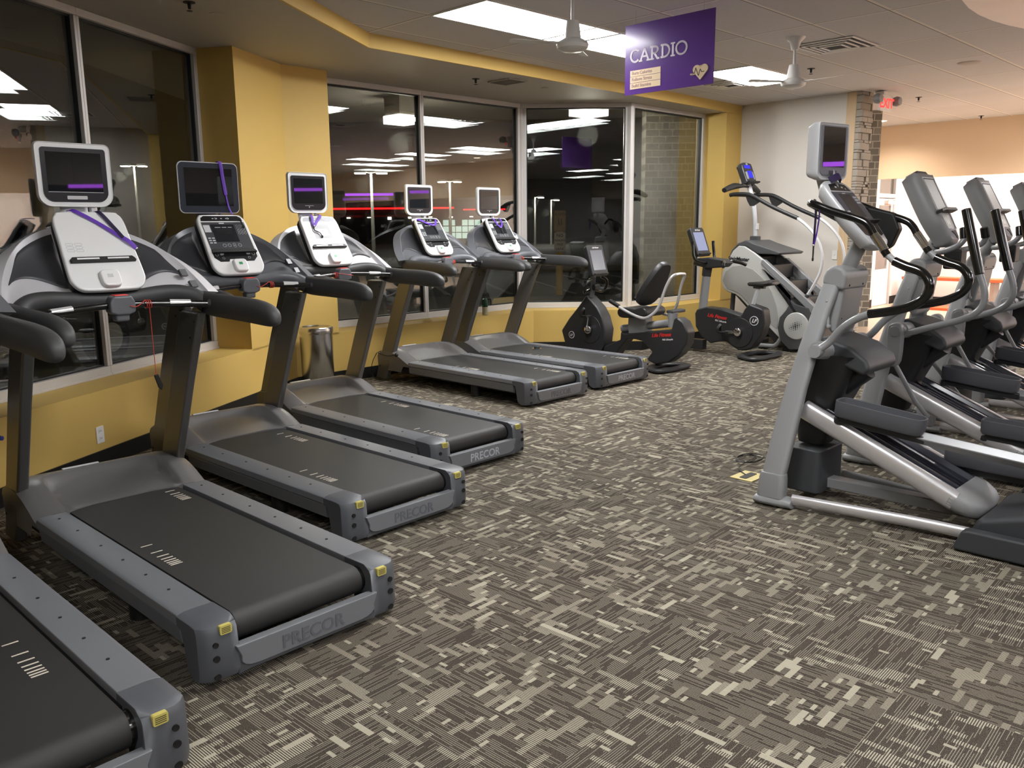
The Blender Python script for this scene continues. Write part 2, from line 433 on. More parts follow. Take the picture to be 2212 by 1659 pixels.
# ---------------------------------------------------------------- windows
WN = [0]
def window(i, tlist):
    """one aluminium frame run on wall line i with panes between stations; a window_<n> for each pane"""
    a, b = G[i], G[i+1]
    d = (inner[i+1]-inner[i]).normalized(); n = V(-d.y, d.x)
    z0, z1 = SILL, ZS
    def P(t): return inner[i]+d*t+n*0.345
    for k in range(len(tlist)-1):
        t0, t1 = tlist[k], tlist[k+1]
        WN[0] += 1
        p = P(t0); root = empty('window_%d' % WN[0], (p.x, p.y, z0), math.atan2(d.y, d.x)); struct(root)
        L = t1-t0; H = z1-z0; D = 0.115
        m = MB()
        e0 = 0.05 if k == 0 else 0.028; e1 = 0.05 if k == len(tlist)-2 else 0.028
        m.box(0, L, 0, D, 0, 0.075); m.box(0, L, 0, D, H-0.055, H)
        m.box(0, e0, 0.004, D-.004, 0.075, H-0.055); m.box(L-e1, L, 0.004, D-.004, 0.075, H-0.055)
        m.box(0, L, -0.012, 0.0, 0.0, 0.022)
        m.build('window_frame', M_alu, root, bevel=0.004, seg=1)
        g = MB(); w = 0.012
        x0, x1, y0, y1 = e0, L-e1, 0.075, H-0.055
        for q in ((x0, x1, y0, y0+w), (x0, x1, y1-w, y1), (x0, x0+w, y0+w, y1-w), (x1-w, x1, y0+w, y1-w)): g.box(q[0], q[1], 0.035, D-0.02, q[2], q[3])
        g.build('gasket', M_gasket, root, smooth=False)
        s = MB(); s.box(x0+0.004, x1-0.004, 0.050, 0.055, y0+0.005, y1-0.005); s.build('window_pane', M_glass, root, smooth=False)
        s = MB(); s.xf = lambda p: V(p.x, p.y+(p.z-H/2)*.006+(p.x-L/2)*.004, p.z); s.box(x0+0.004, x1-0.004, 0.073, 0.078, y0+0.005, y1-0.005); s.build('window_pane', M_glass, root, smooth=False)
def sA(x, y): return stn(0, V(x, y))
tm = sA(-3.065+0.33, 6.29)
window(0, [sA(-3.85, 1.5), sA(-3.4, 3.9), tm, tA])
sB = lambda x, y: stn(1, V(x, y))
tb0 = (pB-AB).length
window(1, [tb0, (V(-0.99, 10.2)-(AB+nB*0.345)).dot(dB), (G[2]-(AB+nB*0.345)).length-0.005])
dC = V(1, 0)
window(2, [G[2].x-BC.x+0.02, G[3].x-BC.x-0.02])
window(3, [(G[3]-(CD+nD*0.345)).dot(dD)+0.04, (pD-CD).length])
# corner posts
for nm, g, w in (('trim_1', G[2], 0.05), ('trim_2', G[3], 0.06)):
    m = MB(); m.prism(circ(w, 8, g.x, g.y+0.045), SILL, ZS); struct(m.build(nm, M_alu, bevel=0.004))

# ---------------------------------------------------------------- ceilings
F0 = V(-4.83, -9); F1 = V(-1.25, 7.83); F2 = DE+V(-0.02, 0.0)
A2 = A_S
m = MB(); m.prism([tuple(F0), tuple(F1), tuple(F2), tuple(O[4]), tuple(O[3]), tuple(O[2]), tuple(O[1]), tuple(O[0])], ZS, ZS+0.3)
so = struct(m.build('ceiling_soffit', M_soffit, smooth=False))
m = MB()
for a, b in ((F0, F1), (F1, F2)):
    t = (b-a).normalized(); n = V(t.y, -t.x)
    m.prism([tuple(a), tuple(b), tuple(b+n*0.022), tuple(a+n*0.022)], ZS-0.004, ZC)
struct(m.build('trim_3', M_yellow, smooth=False))
H0 = V(6.25, 16.0); H1 = V(17.5, 4.5)        # line of the peach header
K0 = V(5.9, 15.4)
m = MB(); m.prism([tuple(F0), tuple(F1), tuple(F2), tuple(H0), tuple(H1), (17.5, -9)], ZC, ZC+0.2); struct(m.build('ceiling', M_ceil, smooth=False))

# ---------------------------------------------------------------- white stub wall with pine post and stacked stone end
dE = V(0.676, -0.737).normalized(); nE = V(dE.y, -dE.x)*-1      # nE points away from the camera
E1p = DE+dE*1.58
def quadwall(name, p, q, n, th, z0, z1, mat):
    m = MB(); m.prism([tuple(p), tuple(q), tuple(q+n*th), tuple(p+n*th)], z0, z1); return struct(m.build(name, mat, smooth=False))
quadwall('wall_right', DE, E1p, nE, 0.25, 0, ZC, M_white)
quadwall('baseboard_right', DE-nE*0.012, E1p-nE*0.012, nE, 0.012, 0, 0.12, M_base)
m = MB(); q = E1p+dE*0.135
m.prism([tuple(E1p-nE*0.02), tuple(q-nE*0.02), tuple(q+nE*0.27), tuple(E1p+nE*0.27)], 0, ZC); struct(m.build('trim_4', M_trimwood, bevel=0.006))
m = MB(); s0 = q
rs = random.Random(3); z = 0.0
while z < ZC-0.01:
    h = min(rs.choice([0.035, 0.05, 0.065, 0.09]), ZC-z); t = -0.02
    while t < 0.30:
        w = rs.uniform(0.07, 0.22); w = min(w, 0.31-t)
        pr = rs.uniform(0.05, 0.09)
        a = s0+nE*t; b = s0+nE*(t+w-0.004)
        m.prism([tuple(a), tuple(b), tuple(b+dE*pr), tuple(a+dE*pr)], z+0.002, z+h-0.002); t += w
    z += h
struct(m.build('trim_5', M_stone, bevel=0.004, seg=1))
# corridor wall behind the stub and the peach header with the opening below it
quadwall('wall_corridor', DE+nE*0.25+V(0.02, 0.02), H0, V(-0.707, 0.707), 0.2, 0, ZC, M_white)
dH = (H1-H0).normalized(); nH = V(-dH.y, dH.x)
quadwall('wall_header', H0, H1, nH, 0.16, 2.40, ZC+0.1, M_peach)
quadwall('wall_header_jamb', H0, H0+dH*0.30, nH, 0.16, 0, 2.40, M_peach)
# ---------------------------------------------------------------- bright room beyond the header
J = H0+dH*0.30+nH*0.16
dS = V(0.50, 0.866)
dS = V(math.cos(math.radians(48)), math.sin(math.radians(48)))
p_a = J; p_d0 = J+dS*0.62; p_d1 = J+dS*1.66; p_c = J+dS*2.45
nS = V(-dS.y, dS.x)
M_roomwhite = pmat('bright_room_paint', (238, 230, 224), 0.8, var=0.01)
for nm, a, b, z0, z1, mt in (('wall_far_left', p_a, p_d0, 0, 3.0, M_roomwhite), ('wall_far_left.001', p_d1, p_c, 0, 3.0, M_roomwhite), ('wall_far_left_top', p_d0, p_d1, 2.75, 3.0, M_roomwhite)):
    quadwall(nm, a, b, nS, 0.15, z0, z1, mt)
for nm, a, b in (('baseboard_far_left', p_a, p_d0), ('baseboard_far_left.001', p_d1, p_c)): quadwall(nm, a-nS*0.012, b-nS*0.012, nS, 0.012, 0, 0.16, M_base)
far_e = p_c+dH*14
quadwall('wall_far', p_c, far_e, nH, 0.15, 0, 3.0, M_roomwhite)
quadwall('baseboard_far', p_c-nH*0.012, far_e-nH*0.012, nH, 0.012, 0, 0.13, M_base)
m = MB(); m.prism([tuple(J-dH*.1), tuple(J+dH*15), tuple(far_e+nH*.2), tuple(p_c+nH*.2+nS*.2), tuple(J+nS*.2)], 3.0, 3.1); struct(m.build('ceiling_far', M_roomwhite, smooth=False))
m = MB(); w0 = DE+dE*1.9+nE*0.1
m.prism([tuple(w0), (13.5, 2.4), (17.5, 2.4), tuple(far_e+nH*1), tuple(p_c+nH*0.3+nS*0.3), tuple(H0+nS*0.3), tuple(DE+nE*0.2)], -0.12, 0.004); struct(m.build('floor_far', M_woodfloor, smooth=False))
# glazed door in the bright room's side wall
M_doorf = pmat('grey_door_frame', (196, 192, 188), 0.4, 0.1)
ang = math.atan2(dS.y, dS.x)
dr = empty('door_1', (p_d0.x, p_d0.y, 0), ang); struct(dr)
m = MB(); L = 1.04
m.box(0, .07, 0, .12, 0, 2.75); m.box(L-.07, L, 0, .12, 0, 2.75); m.box(.07, L-.07, 0, .12, 2.1, 2.18); m.box(.07, L-.07, 0, .12, 2.68, 2.75); m.build('door_frame', M_doorf, dr, bevel=.004)
m = MB(); m.box(.08, L-.08, .03, .08, 0.01, .72); m.box(.08, .18, .03, .08, .72, 2.09); m.box(L-.18, L-.08, .03, .08, .72, 2.09); m.box(.18, L-.18, .03, .08, 1.96, 2.09); m.build('door_leaf', M_roomwhite, dr, bevel=.003)
m = MB(); m.box(.18, L-.18, .05, .056, .72, 1.96); m.box(.07, L-.07, .05, .056, 2.18, 2.68); m.build('door_pane', M_glass, dr, smooth=False)
m = MB(); m.box(.45, L-.2, -.05, .03, 1.98, 2.05); m.tube([(.5, -.03, 2.06), (.75, -.09, 2.08), (L-.1, -.02, 2.12)], .012); m.build('door_closer', M_alu, dr, bevel=.004)
# brick wall outside that door
m = MB(); b0 = p_d0+nS*1.1-dS*1.2; m.box(0, 4.2, 0, .3, 0, 3.2); o = m.build('exterior_brick_wall', brick_mat('grey_brown_brick', (110, 96, 84), (92, 80, 70), (150, 142, 130)), smooth=False)
o.location = (b0.x, b0.y, 0); o.rotation_euler = (0, 0, ang); struct(o)
# downlight on the floor behind: exterior lamp so the brick reads through the door glass
# ---------------------------------------------------------------- rest of the gym, seen in the windows' reflections
quadwall('wall_rear', V(-7.0, -9), V(17.5, -9), V(0, -1), 0.2, 0, ZC, M_grey)
quadwall('wall_side', V(17.5, -9), V(17.5, 4.6), V(1, 0), 0.2, 0, ZC, M_olive)
quadwall('wall_rear_header', V(3.0, -8.9), V(17.5, 2.5), V(0.1, -0.1), 1.0, 2.55, ZC, pmat('taupe_wall_paint', (150, 140, 130), .8))

# ---------------------------------------------------------------- ceiling light panels
def panel(i, j, label, zc=ZC, mat=None):
    a = gnode(i, j)
    root = empty('ceiling_light', (a[0], a[1], zc)); tag(root, label, 'ceiling light', 'fluorescent ceiling panels')
    ga, gb = V(*GA, 0), V(*GB, 0)
    def q(u, v): return ga*u+gb*v
    m = MB(); e, e2 = 0.012, 0.024
    for (u0, u1, v0, v1) in ((0, 1, 0, e2), (0, 1, 1-e2, 1), (0, e, e2, 1-e2), (1-e, 1, e2, 1-e2)):
        c = [q(u0, v0), q(u1, v0), q(u1, v1), q(u0, v1)]
        m.add([p+V(0, 0, -.008) for p in c]+[p+V(0, 0, .0) for p in c], [(0, 1, 2, 3), (4, 7, 6, 5), (0, 4, 5, 1), (1, 5, 6, 2), (2, 6, 7, 3), (3, 7, 4, 0)])
    m.build('frame', M_plate, root, smooth=False)
    m = MB(); c = [q(e, e2), q(1-e, e2), q(1-e, 1-e2), q(e, 1-e2)]
    m.add([p+V(0, 0, -.005) for p in c]+[p+V(0, 0, -.001) for p in c], [(0, 1, 2, 3), (4, 7, 6, 5), (0, 4, 5, 1), (1, 5, 6, 2), (2, 6, 7, 3), (3, 7, 4, 0)])
    m.build('diffuser', mat or M_panel, root, smooth=False)
    return root
panel(-2, -4, 'long glowing ceiling panel beside the nearer white fan, nearest the windows')
panel(-1, -4, 'glowing ceiling panel ending behind the left edge of the purple hanging sign')
panel(1, -4, 'glowing ceiling panel between the purple sign and the farther fan')
OFF = 'glowing ceiling panel seen only as a reflection in the dark windows'
for (i, j) in ((4, 1), (4, 4), (4, 7), (3, 9), (5, 9), (-4, 1), (-4, 7), (-7, 11), (-7, 14), (-1, 6), (0, 11), (3, 13), (-4, 12), (-7, 4), (0, 16)):
    x, y = gnode(i+.5, j+.5)
    if x > 16.5 or y < -8.2 or x < -3.6: continue
    panel(i, j, OFF)
# soft fluorescent panels of the bright room
m_ = 0
for k in range(4):
    c = J+dH*(0.9+k*2.6)+nH*0.9
    r = empty('ceiling_light', (c.x, c.y, 3.0), math.atan2(dH.y, dH.x)); tag(r, 'glowing panel in the bright room behind the peach header', 'ceiling light', 'panels of the bright room')
    m = MB(); m.box(-.03, 1.63, -.03, .73, -.012, 0); m.build('frame', M_plate, r, smooth=False)
    m = MB(); m.box(0, 1.6, 0, .7, -.02, -.012); m.build('diffuser', M_panel2, r, smooth=False)
# ================================================================ outside, at night
M_asph = pmat('asphalt', (62, 62, 62), 0.9, bump=0.5, scale=60, var=0.18)
M_conc = pmat('concrete_walk', (128, 122, 112), 0.9, bump=0.3, scale=50, var=0.1)
M_line = pmat('parking_line_paint', (196, 194, 184), 0.8, var=0.1)
M_curb = pmat('yellow_curb_paint', (170, 142, 52), 0.8, var=0.1)
M_black = pmat('black_paint', (16, 16, 17), 0.35)
m = MB(); m.prism([(-70, -40), (60, -40), (60, 110), (-70, 110)], -0.5, -0.06); struct(m.build('ground', M_asph, smooth=False))
wk = outer_line(0.52); wk2 = outer_line(3.2)
m = MB(); m.prism([tuple(wk[0]), tuple(wk[1]), tuple(wk[2]), tuple(wk[3]), (2.0, 13.2), (2.0, 19.9), (-9, 20.6), tuple(wk2[1]+V(-2, 1)), tuple(wk2[0])], -0.30, -0.02)
m.prism([(2.0, 19.9), (2.0, 13.2), (4.2, 13.4), (7.2, 24.0), (3.0, 21.8)], -0.30, -0.0201); struct(m.build('pavement', M_conc, smooth=False))
# parking bay lines
def strip(p, q, w):
    m = MB(); p, q = V(*p), V(*q); t = (q-p).normalized(); n = V(-t.y, t.x)*w/2
    m.prism([tuple(p-n), tuple(q-n), tuple(q+n), tuple(p+n)], -0.062, -0.052); return m.build('parking_line', M_line, smooth=False)
for k in range(7):
    x = -5.0+k*1.28*1.25; tag(strip((x+.2, 21.2), (x-1.4, 30.0), 0.13), 'white painted parking bay line on the dark asphalt outside', 'parking line', 'parking bay lines outside the windows')
m = MB(); m.box(-14, 12, 31.5, 31.9, -0.06, 0.16); tag(m.build('kerb', M_curb, bevel=.02), 'yellow painted kerb across the dark parking lot', 'kerb')
m = MB(); m.box(-14, 12, 31.9, 36.5, -0.06, 0.14); struct(m.build('pavement.001', M_conc, smooth=False))
# bollard with two traffic plates
bo = empty('bollard', (1.17, 20.45, -0.02)); tag(bo, 'yellow bollard carrying a pedestrian plate and a fire lane plate outside the window', 'bollard')
m = MB(); m.lathe([(.085, 0), (.085, 1.50), (.07, 1.56), (.03, 1.59)], n=20); m.build('post', pmat('yellow_bollard_plastic', (224, 178, 46), 0.5), bo)
M_sgn = pmat('sign_plate_white', (200, 190, 165), 0.5); M_sgny = pmat('sign_plate_amber', (168, 128, 48), 0.5); M_ink = pmat('sign_ink', (46, 38, 30), 0.6)
def plate(name, z0, z1, mat, lines):
    m = MB(); w = 0.275; h = z1-z0
    m.prism([(a, b) for a, b in rrect(w, h, .03, 4, 0, (z0+z1)/2)], -.115, -.105, 'y')
    m.prism([(a, b) for a, b in rrect(w*.9, h*.95, .025, 4, 0, (z0+z1)/2)], -.1165, -.115, 'y', 1)
    m.prism([(a, b) for a, b in rrect(w*.87, h*.93, .022, 4, 0, (z0+z1)/2)], -.118, -.1165, 'y', 0)
    for t, sz, zz in lines: m.text(t, sz, (0, -.1195, zz), (1, 0, 0), (0, 0, 1), .002, 1, .02, True)
    return m.build(name, [mat, M_ink], bo, smooth=False)
pl = plate('crossing_plate', 1.50, 2.00, M_sgny, [('SLOW', .095, 1.885)])
m = MB()
for dx, s in ((-.028, 1), (.034, .9)):
    m.prism([(x+dx, 1.72+z*s) for x, z in ((-.012, .06), (.012, .06), (.018, .02), (.03, -.08), (.014, -.08), (0, -.02), (-.02, -.08), (-.036, -.08), (-.014, .0))], -.1205, -.118, 'y')
    m.prism(circ(.013, 10, dx, 1.72+.078*s), -.1205, -.118, 'y')
m.build('walking_figures', M_ink, pl, smooth=False)
plate('fire_lane_plate', 1.02, 1.485, M_sgn, [('NO', .105, 1.375), ('PARKING', .072, 1.275), ('FIRE', .08, 1.175), ('LANE', .08, 1.075)])
m = MB(); m.box(.03, .115, -.02, .06, 1.0+.49, 2.0); m.build('sign_back_post', pmat('galvanised_post', (170, 150, 100), 0.5), bo, bevel=.004)
# red bricks of the storefront pier seen through the last pane
m = MB(); m.box(0, 3.6, 0, .4, -0.3, 3.6); o = m.build('exterior_brick_wall', brick_mat('grey_brick', (138, 134, 124), (104, 100, 94), (176, 172, 160)), smooth=False)
o.location = (2.08, 13.35, 0); struct(o)
# lamp posts
M_lamp = emat('street_lamp_glow', (255, 250, 235), 260.0); M_post = pmat('galvanised_lamp_post', (170, 168, 160), 0.5, 0.3)
def lamp(x, y, z, n, label, s=1.0):
    r = empty('street_lamp', (x, y, -.06)); tag(r, label, 'street lamp', 'car park lamp posts')
    m = MB(); m.tube([(0, 0, 0), (0, 0, z)], [.11*s, .06*s], 8); m.build('post', M_post, r)
    m = MB()
    for k in range(n):
        a = PI*k+.2
        m.tube([(0, 0, z-.05), (.35*math.cos(a)*s, .35*math.sin(a)*s, z+.02)], .03*s, 6)
    m.build('arm', M_post, r)
    for k in range(n):
        a = PI*k+.2; cx, cy = .55*math.cos(a)*s, .55*math.sin(a)*s
        m = MB(); m.box(cx-.3*s, cx+.3*s, cy-.22*s, cy+.22*s, z-.04, z+.12*s); m.build('lamp_head', M_black, r, bevel=.02)
        m = MB(); m.box(cx-.25*s, cx+.25*s, cy-.18*s, cy+.18*s, z-.08, z-.035); m.build('lamp_lens', M_lamp, r, smooth=False)
    L = bpy.data.lights.new('street_lamp_light', 'POINT'); L.energy = 900*s; L.color = (1, .95, .82); L.shadow_soft_size = .3
    lo = bpy.data.objects.new('street_lamp_light', L); COL.objects.link(lo); lo.parent = r; lo.location = (0, -.9, z-.4)
lamp(-7.15, 44.5, 4.45, 2, 'double headed street lamp seen through the pane right of the yellow pier')
lamp(-4.2, 60, 4.75, 2, 'street lamp seen above the farthest two treadmill screens')
lamp(2.0, 70, 3.95, 1, 'slim street lamp left of the bollard, one of two close together', .9)
lamp(3.6, 76, 3.9, 1, 'slim street lamp nearest the bollard, one of two close together', .9)
lamp(-26, 60, 6.0, 2, 'street lamp seen through the leftmost window beside the yellow pier')
# distant shops
M_red = emat('red_neon', (255, 30, 30), 6.0); M_shop = emat('shop_window_glow', (205, 235, 220), 2.2); M_dark = pmat('dark_shop_front', (26, 25, 24), 0.8)
st = empty('shop_building', (-12, 84, -.06)); tag(st, 'long dark shop building with a red lit line far across the car park', 'building')
m = MB(); m.box(-14, 16, 0, 6, 0, 4.2); m.build('wall', M_dark, st, smooth=False)
m = MB(); m.box(-13, 6.5, -.25, -.1, 3.35, 3.52); m.build('neon_strip', M_red, st, smooth=False)
m = MB(); m.box(7.4, 11.5, -.2, -.05, 3.2, 3.32); m.build('neon_strip', M_red, st, smooth=False)
rr = random.Random(5)
for k in range(11): m = MB(); x = -12+k*2.0; m.box(x, x+.35, -.2, -.05, 2.45+rr.uniform(-.1, .1), 2.62); m.build('canopy_lamp', emat('canopy_lamps', (255, 248, 230), 9), st, smooth=False)
for k in range(9):
    for j in range(3):
        x = 5.4+k*.62; z = .5+j*.62
        if rr.random() < .85: m = MB(); m.box(x, x+.54, -.22, -.05, z, z+.54); m.build('window', M_shop, st, smooth=False)
# parked dark car outside the left windows
M_car = pmat('black_car_paint', (20, 21, 24), 0.18, 0.2, coat=1.0)
car = empty('parked_car', (-6.4, 9.6, -.06), math.radians(75)); tag(car, 'dark parked car outside the pane behind the second treadmill', 'car')
side = [(-2.2, .35), (-2.25, .75), (-2.05, .98), (-1.35, 1.05), (-.75, 1.46), (.55, 1.48), (1.25, 1.02), (2.05, .88), (2.25, .62), (2.2, .32)]
m = MB(); m.prism(side, -.88, .88, 'y'); m.build('body', M_car, car, bevel=.07, seg=3)
m = MB()
for sgn in (-.885, .885): m = MB(); m.prism([(-1.2, 1.04), (-.7, 1.38), (.5, 1.4), (1.0, 1.04)], sgn-.004, sgn+.004, 'y'); m.build('side_window', pmat('tinted_car_glass', (8, 9, 10), .05), car, smooth=False)
for x in (-1.4, 1.4):
    for y in (-.86, .86):
        m = MB(); m.lathe([(.2, -.1), (.32, -.1), (.34, 0), (.32, .1), (.2, .1)], (x, y, .34), 'y', 24); w = m.build('wheel', M_black, car)
        m = MB(); m.lathe([(.02, -.105), (.19, -.105), (.19, .105), (.02, .105)], (x, y, .34), 'y', 16); m.build('hub_cap', M_alu, w)
# canopy lanterns over the walk; the second is added to light the brick
M_lant = emat('lantern_glow', (255, 248, 232), 9)
for (x, y, e, lb) in ((-1.66, 13.5, 160, 'square glowing canopy lantern outside the pane right of the yellow pier'), (1.15, 12.75, 130, 'square canopy lantern added outside to light the brick pier')):
    r = empty('canopy_lantern', (x, y, 3.55), PI/4); tag(r, lb, 'lantern', 'lanterns under the canopy outside')
    m = MB(); m.box(-.19, .19, -.19, .19, -.24, .05); m.build('housing', pmat('pale_lantern_housing', (180, 172, 160), .5), r, bevel=.006)
    m = MB(); m.box(-.205, .205, -.205, .205, -.36, -.24); m.build('lens', M_lant, r, bevel=.006)
    L = bpy.data.lights.new('lantern_light', 'POINT'); L.energy = e; L.color = (1, .93, .80); L.shadow_soft_size = .15
    lo = bpy.data.objects.new('lantern_light', L); COL.objects.link(lo); lo.parent = r; lo.location = (0, 0, -.62)
m = MB(); m.prism([tuple(wk[0]), tuple(wk[1]), tuple(wk[2]), tuple(wk[3]), (2.6, 13.3), (2.6, 16.4), (-5, 16.8), tuple(wk2[1]), tuple(wk2[0])], 3.6, 3.9); struct(m.build('canopy', pmat('canopy_soffit', (120, 114, 106), .8), smooth=False))
# world: almost black night sky
w = bpy.data.worlds.new('night'); SC.world = w; w.use_nodes = True
w.node_tree.nodes['Background'].inputs[0].default_value = rgb(30, 32, 40); w.node_tree.nodes['Background'].inputs[1].default_value = 0.05
SC.view_settings.view_transform = 'Standard'; SC.view_settings.look = 'None'; SC.view_settings.exposure = 0.3; SC.view_settings.gamma = 1; SC.view_settings.use_curve_mapping = False
SC.cycles.use_denoising = True; SC.cycles.max_bounces = 8; SC.cycles.diffuse_bounces = 4; SC.cycles.glossy_bounces = 4; SC.cycles.transparent_max_bounces = 12
SC.cycles.sample_clamp_indirect = 6.0; SC.cycles.caustics_reflective = False; SC.cycles.caustics_refractive = False
# ================================================================ treadmills
M_belt = pmat('black_running_belt', (40, 39, 38), 0.55, bump=0.35, scale=700, var=0.08)
M_mark = pmat('belt_mark_paint', (214, 205, 190), 0.6)
M_rail = pmat('blue_grey_moulded_plastic', (106, 108, 113), 0.42, bump=0.12, scale=900)
M_hood = pmat('satin_grey_hood', (112, 110, 110), 0.32, 0.15, bump=0.06, scale=900)
M_cap = pmat('dark_blue_grey_plastic', (80, 82, 87), 0.42, bump=0.12, scale=900)
M_capl = pmat('grey_inlay_plastic', (114, 116, 120), 0.4, bump=0.1, scale=900)
M_under = pmat('black_steel_frame', (20, 20, 20), 0.5)
M_beam = pmat('grey_steel_beam', (92, 92, 92), 0.45, 0.2)
M_post = pmat('brushed_dark_steel', (112, 110, 106), 0.33, 0.6, bump=0.08, scale=500)
M_grip = pmat('soft_dark_grey_rubber', (62, 62, 63), 0.5, bump=0.25, scale=900)
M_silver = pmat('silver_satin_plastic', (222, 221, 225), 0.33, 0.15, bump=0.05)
M_greyw = pmat('steel_grey_plastic', (100, 102, 107), 0.38, 0.1, bump=0.08)
M_inner = pmat('charcoal_panel', (66, 66, 70), 0.4, bump=0.1)
M_con_w = pmat('white_console_plastic', (238, 238, 238), 0.3, coat=0.3)
M_con_d = pmat('dark_overlay', (66, 68, 72), 0.3); M_con_k = pmat('black_overlay', (22, 23, 26), 0.28)
M_con_l = pmat('pale_overlay', (208, 208, 208), 0.28, coat=0.4)  # overlay paled by ceiling glare; plain pale plastic on badges and tubes
M_print = pmat('overlay_print', (198, 200, 202), 0.5); M_printd = pmat('glare_washed_print', (176, 176, 178), 0.5)
M_lcd = pmat('console_display', (38, 40, 44), 0.12)
M_green = pmat('green_button', (40, 150, 92), 0.4); M_redb = pmat('red_button', (226, 48, 40), 0.4)
M_screen = pmat('screen_glass', (30, 32, 35), 0.02, spec=0.6)
M_bezel = pmat('black_bezel', (24, 24, 26), 0.3); M_bezelb = pmat('navy_bezel', (42, 48, 60), 0.3)
M_chrome = pmat('chrome', (224, 224, 226), 0.12, 1.0); M_gloss = pmat('gloss_black_tube', (14, 14, 14), 0.18, coat=0.5)
M_redc = pmat('red_cord', (196, 62, 50), 0.6)
M_stick = pmat('yellow_warning_sticker', (196, 184, 100), 0.5)
M_hole = pmat('dark_recess', (14, 14, 15), 0.6)
M_faint = pmat('embossed_lettering', (96, 98, 104), 0.5); M_faintw = pmat('worn_white_lettering', (176, 178, 186), 0.5)
RZ = .249
def tread_deck(root, word='PRECOR', wmat=None, ticks=((-.24, .978), (.19, 1.79))):
    # belt looping round the rear roller
    m = MB(); prof = [(1.86, .236), (.10, .236)]
    for k in range(1, 9):
        a = PI/2+k*PI/8; prof.append((.10+.058*math.cos(a), .178+.058*math.sin(a)))
    prof += [(1.86, .12)]
    m.prism(prof, -.282, .282, 'x')
    for x0, y0 in ticks:
        y = y0
        for gap in (0, .105, .062, .04, .03, .025, .02, .018):
            y -= gap; m.add([(x0, y-.0045, .2368), (x0+.052, y-.0045, .2368), (x0+.052, y+.0045, .2368), (x0, y+.0045, .2368)], [(0, 1, 2, 3)], 1)
    m.build('running_belt', [M_belt, M_mark], root, ang=50, fix=False)
    m = MB(); m.tube([(-.312, .10, .178), (.312, .10, .178)], .054, 20); m.build('rear_roller', M_gloss, root)
    # frame under the deck
    m = MB(); m.box(-.37, .37, .22, 2.0, .10, .20); m.box(-.39, -.33, .12, 2.1, .115, .19); m.box(.33, .39, .12, 2.1, .115, .19); m.build('deck_frame', M_under, root, bevel=.005)
    for sx in (-1, 1):
        m = MB(); m.lathe([(.05, 0), (.05, .12)], (sx*.33, .80, 0), n=16); m.build('foot', M_under, root)
    # side rails with a groove below the tread strip
    for sx in (-1, 1):
        m = MB()
        pr = [(.300, .236), (.303, RZ), (.425, RZ-.001), (.441, RZ-.009), (.446, .208), (.432, .200), (.436, .194), (.428, .128), (.405, .120), (.40, .19), (.30, .205)]
        m.prism([(sx*a, b) for a, b in pr], .19, 1.71, 'y')
        r = m.build('side_rail', M_rail, root, bevel=.003, seg=2)
        m = MB()
        for y in (.42, .63, .86, 1.10, 1.38, 1.62): m.lathe([(.0065, .2475), (.0065, .2505)], (sx*.365, y, 0), n=8)
        m.build('screw', M_hole, r, smooth=False)
        m = MB(); m.box(min(sx*.283, sx*.303), max(sx*.283, sx*.303), .15, 1.76, .19, .222); m.build('gap_strip', M_hole, root, smooth=False)
        # rear end cap
        m = MB()
        sd = [(.192, RZ), (.045, RZ+.002), (.012, .236), (.0, .214), (-.004, .06), (.006, .03), (.03, .022), (.085, .026), (.125, .05), (.142, .14), (.155, .192), (.192, .200)]
        R = []
        for x in (.300, .302, .335, .40, .425, .444):
            k = max(0, (x-.39)/.054); inset = .038*k*k
            ring = []
            for (y, z) in sd:
                yy = y+(inset if y < .05 else 0); zz = min(z, RZ+.002-.012*k*k)
                if x < .305 and y < .05 and z > .1: yy = y+.01
                ring.append((sx*x, yy, zz))
            R.append(ring)
        m.rings(R); c = m.build('end_cap', M_cap, root, bevel=.006, seg=2)
        for z, r_ in ((.173, .0105), (.120, .0125), (.049, .0125)):
            m = MB(); m.lathe([(.0, -.0062), (r_*.75, -.006), (r_, -.0065), (r_, .01)], (sx*.392, .0 if z > .06 else .003, z), 'y', 14); m.build('bolt_recess', M_hole, c)
        m = MB(); m.prism(rrect(.046, .034, .006, 3, sx*.350, .2215), -.0052, .012, 'y', 0)
        for k in range(4): m.box(sx*.350-.017, sx*.350+.017, -.0056, -.0052, .210+k*.006, .2125+k*.006, 1)
        m.build('warning_sticker', [M_stick, M_ink], c, smooth=False)
    # rear cross panel and its pale inlay with worn lettering
    m = MB(); m.prism([(-.31, .024), (-.31, .13), (.31, .13), (.31, .024), (.27, .030), (-.27, .030)], -.002, .05, 'y')
    cpn = m.build('rear_panel', M_cap, root, bevel=.006)
    m = MB(); m.prism([(-.318, .142), (-.300, .10)]+[(-.318+.07+.055*math.cos(a), .085+.035*math.sin(a)) for a in (PI*1.1, PI*1.25, PI*1.4)]+[(-.23, .048), (.23, .048)]+[(.248+.055*math.cos(a), .085+.035*math.sin(a)) for a in (-PI*.4, -PI*.25, -PI*.1)]+[(.300, .10), (.318, .142)], -.012, .03, 'y')
    inl = m.build('panel_inlay', M_capl, root, bevel=.004)
    m = MB(); m.text(word, .074, (-.135, -.0135, .066), (1, 0, 0), (0, 0, 1), .002, 0, .018, False, 0, 1.02)
    m.build('lettering', wmat or M_faint, inl, smooth=False)
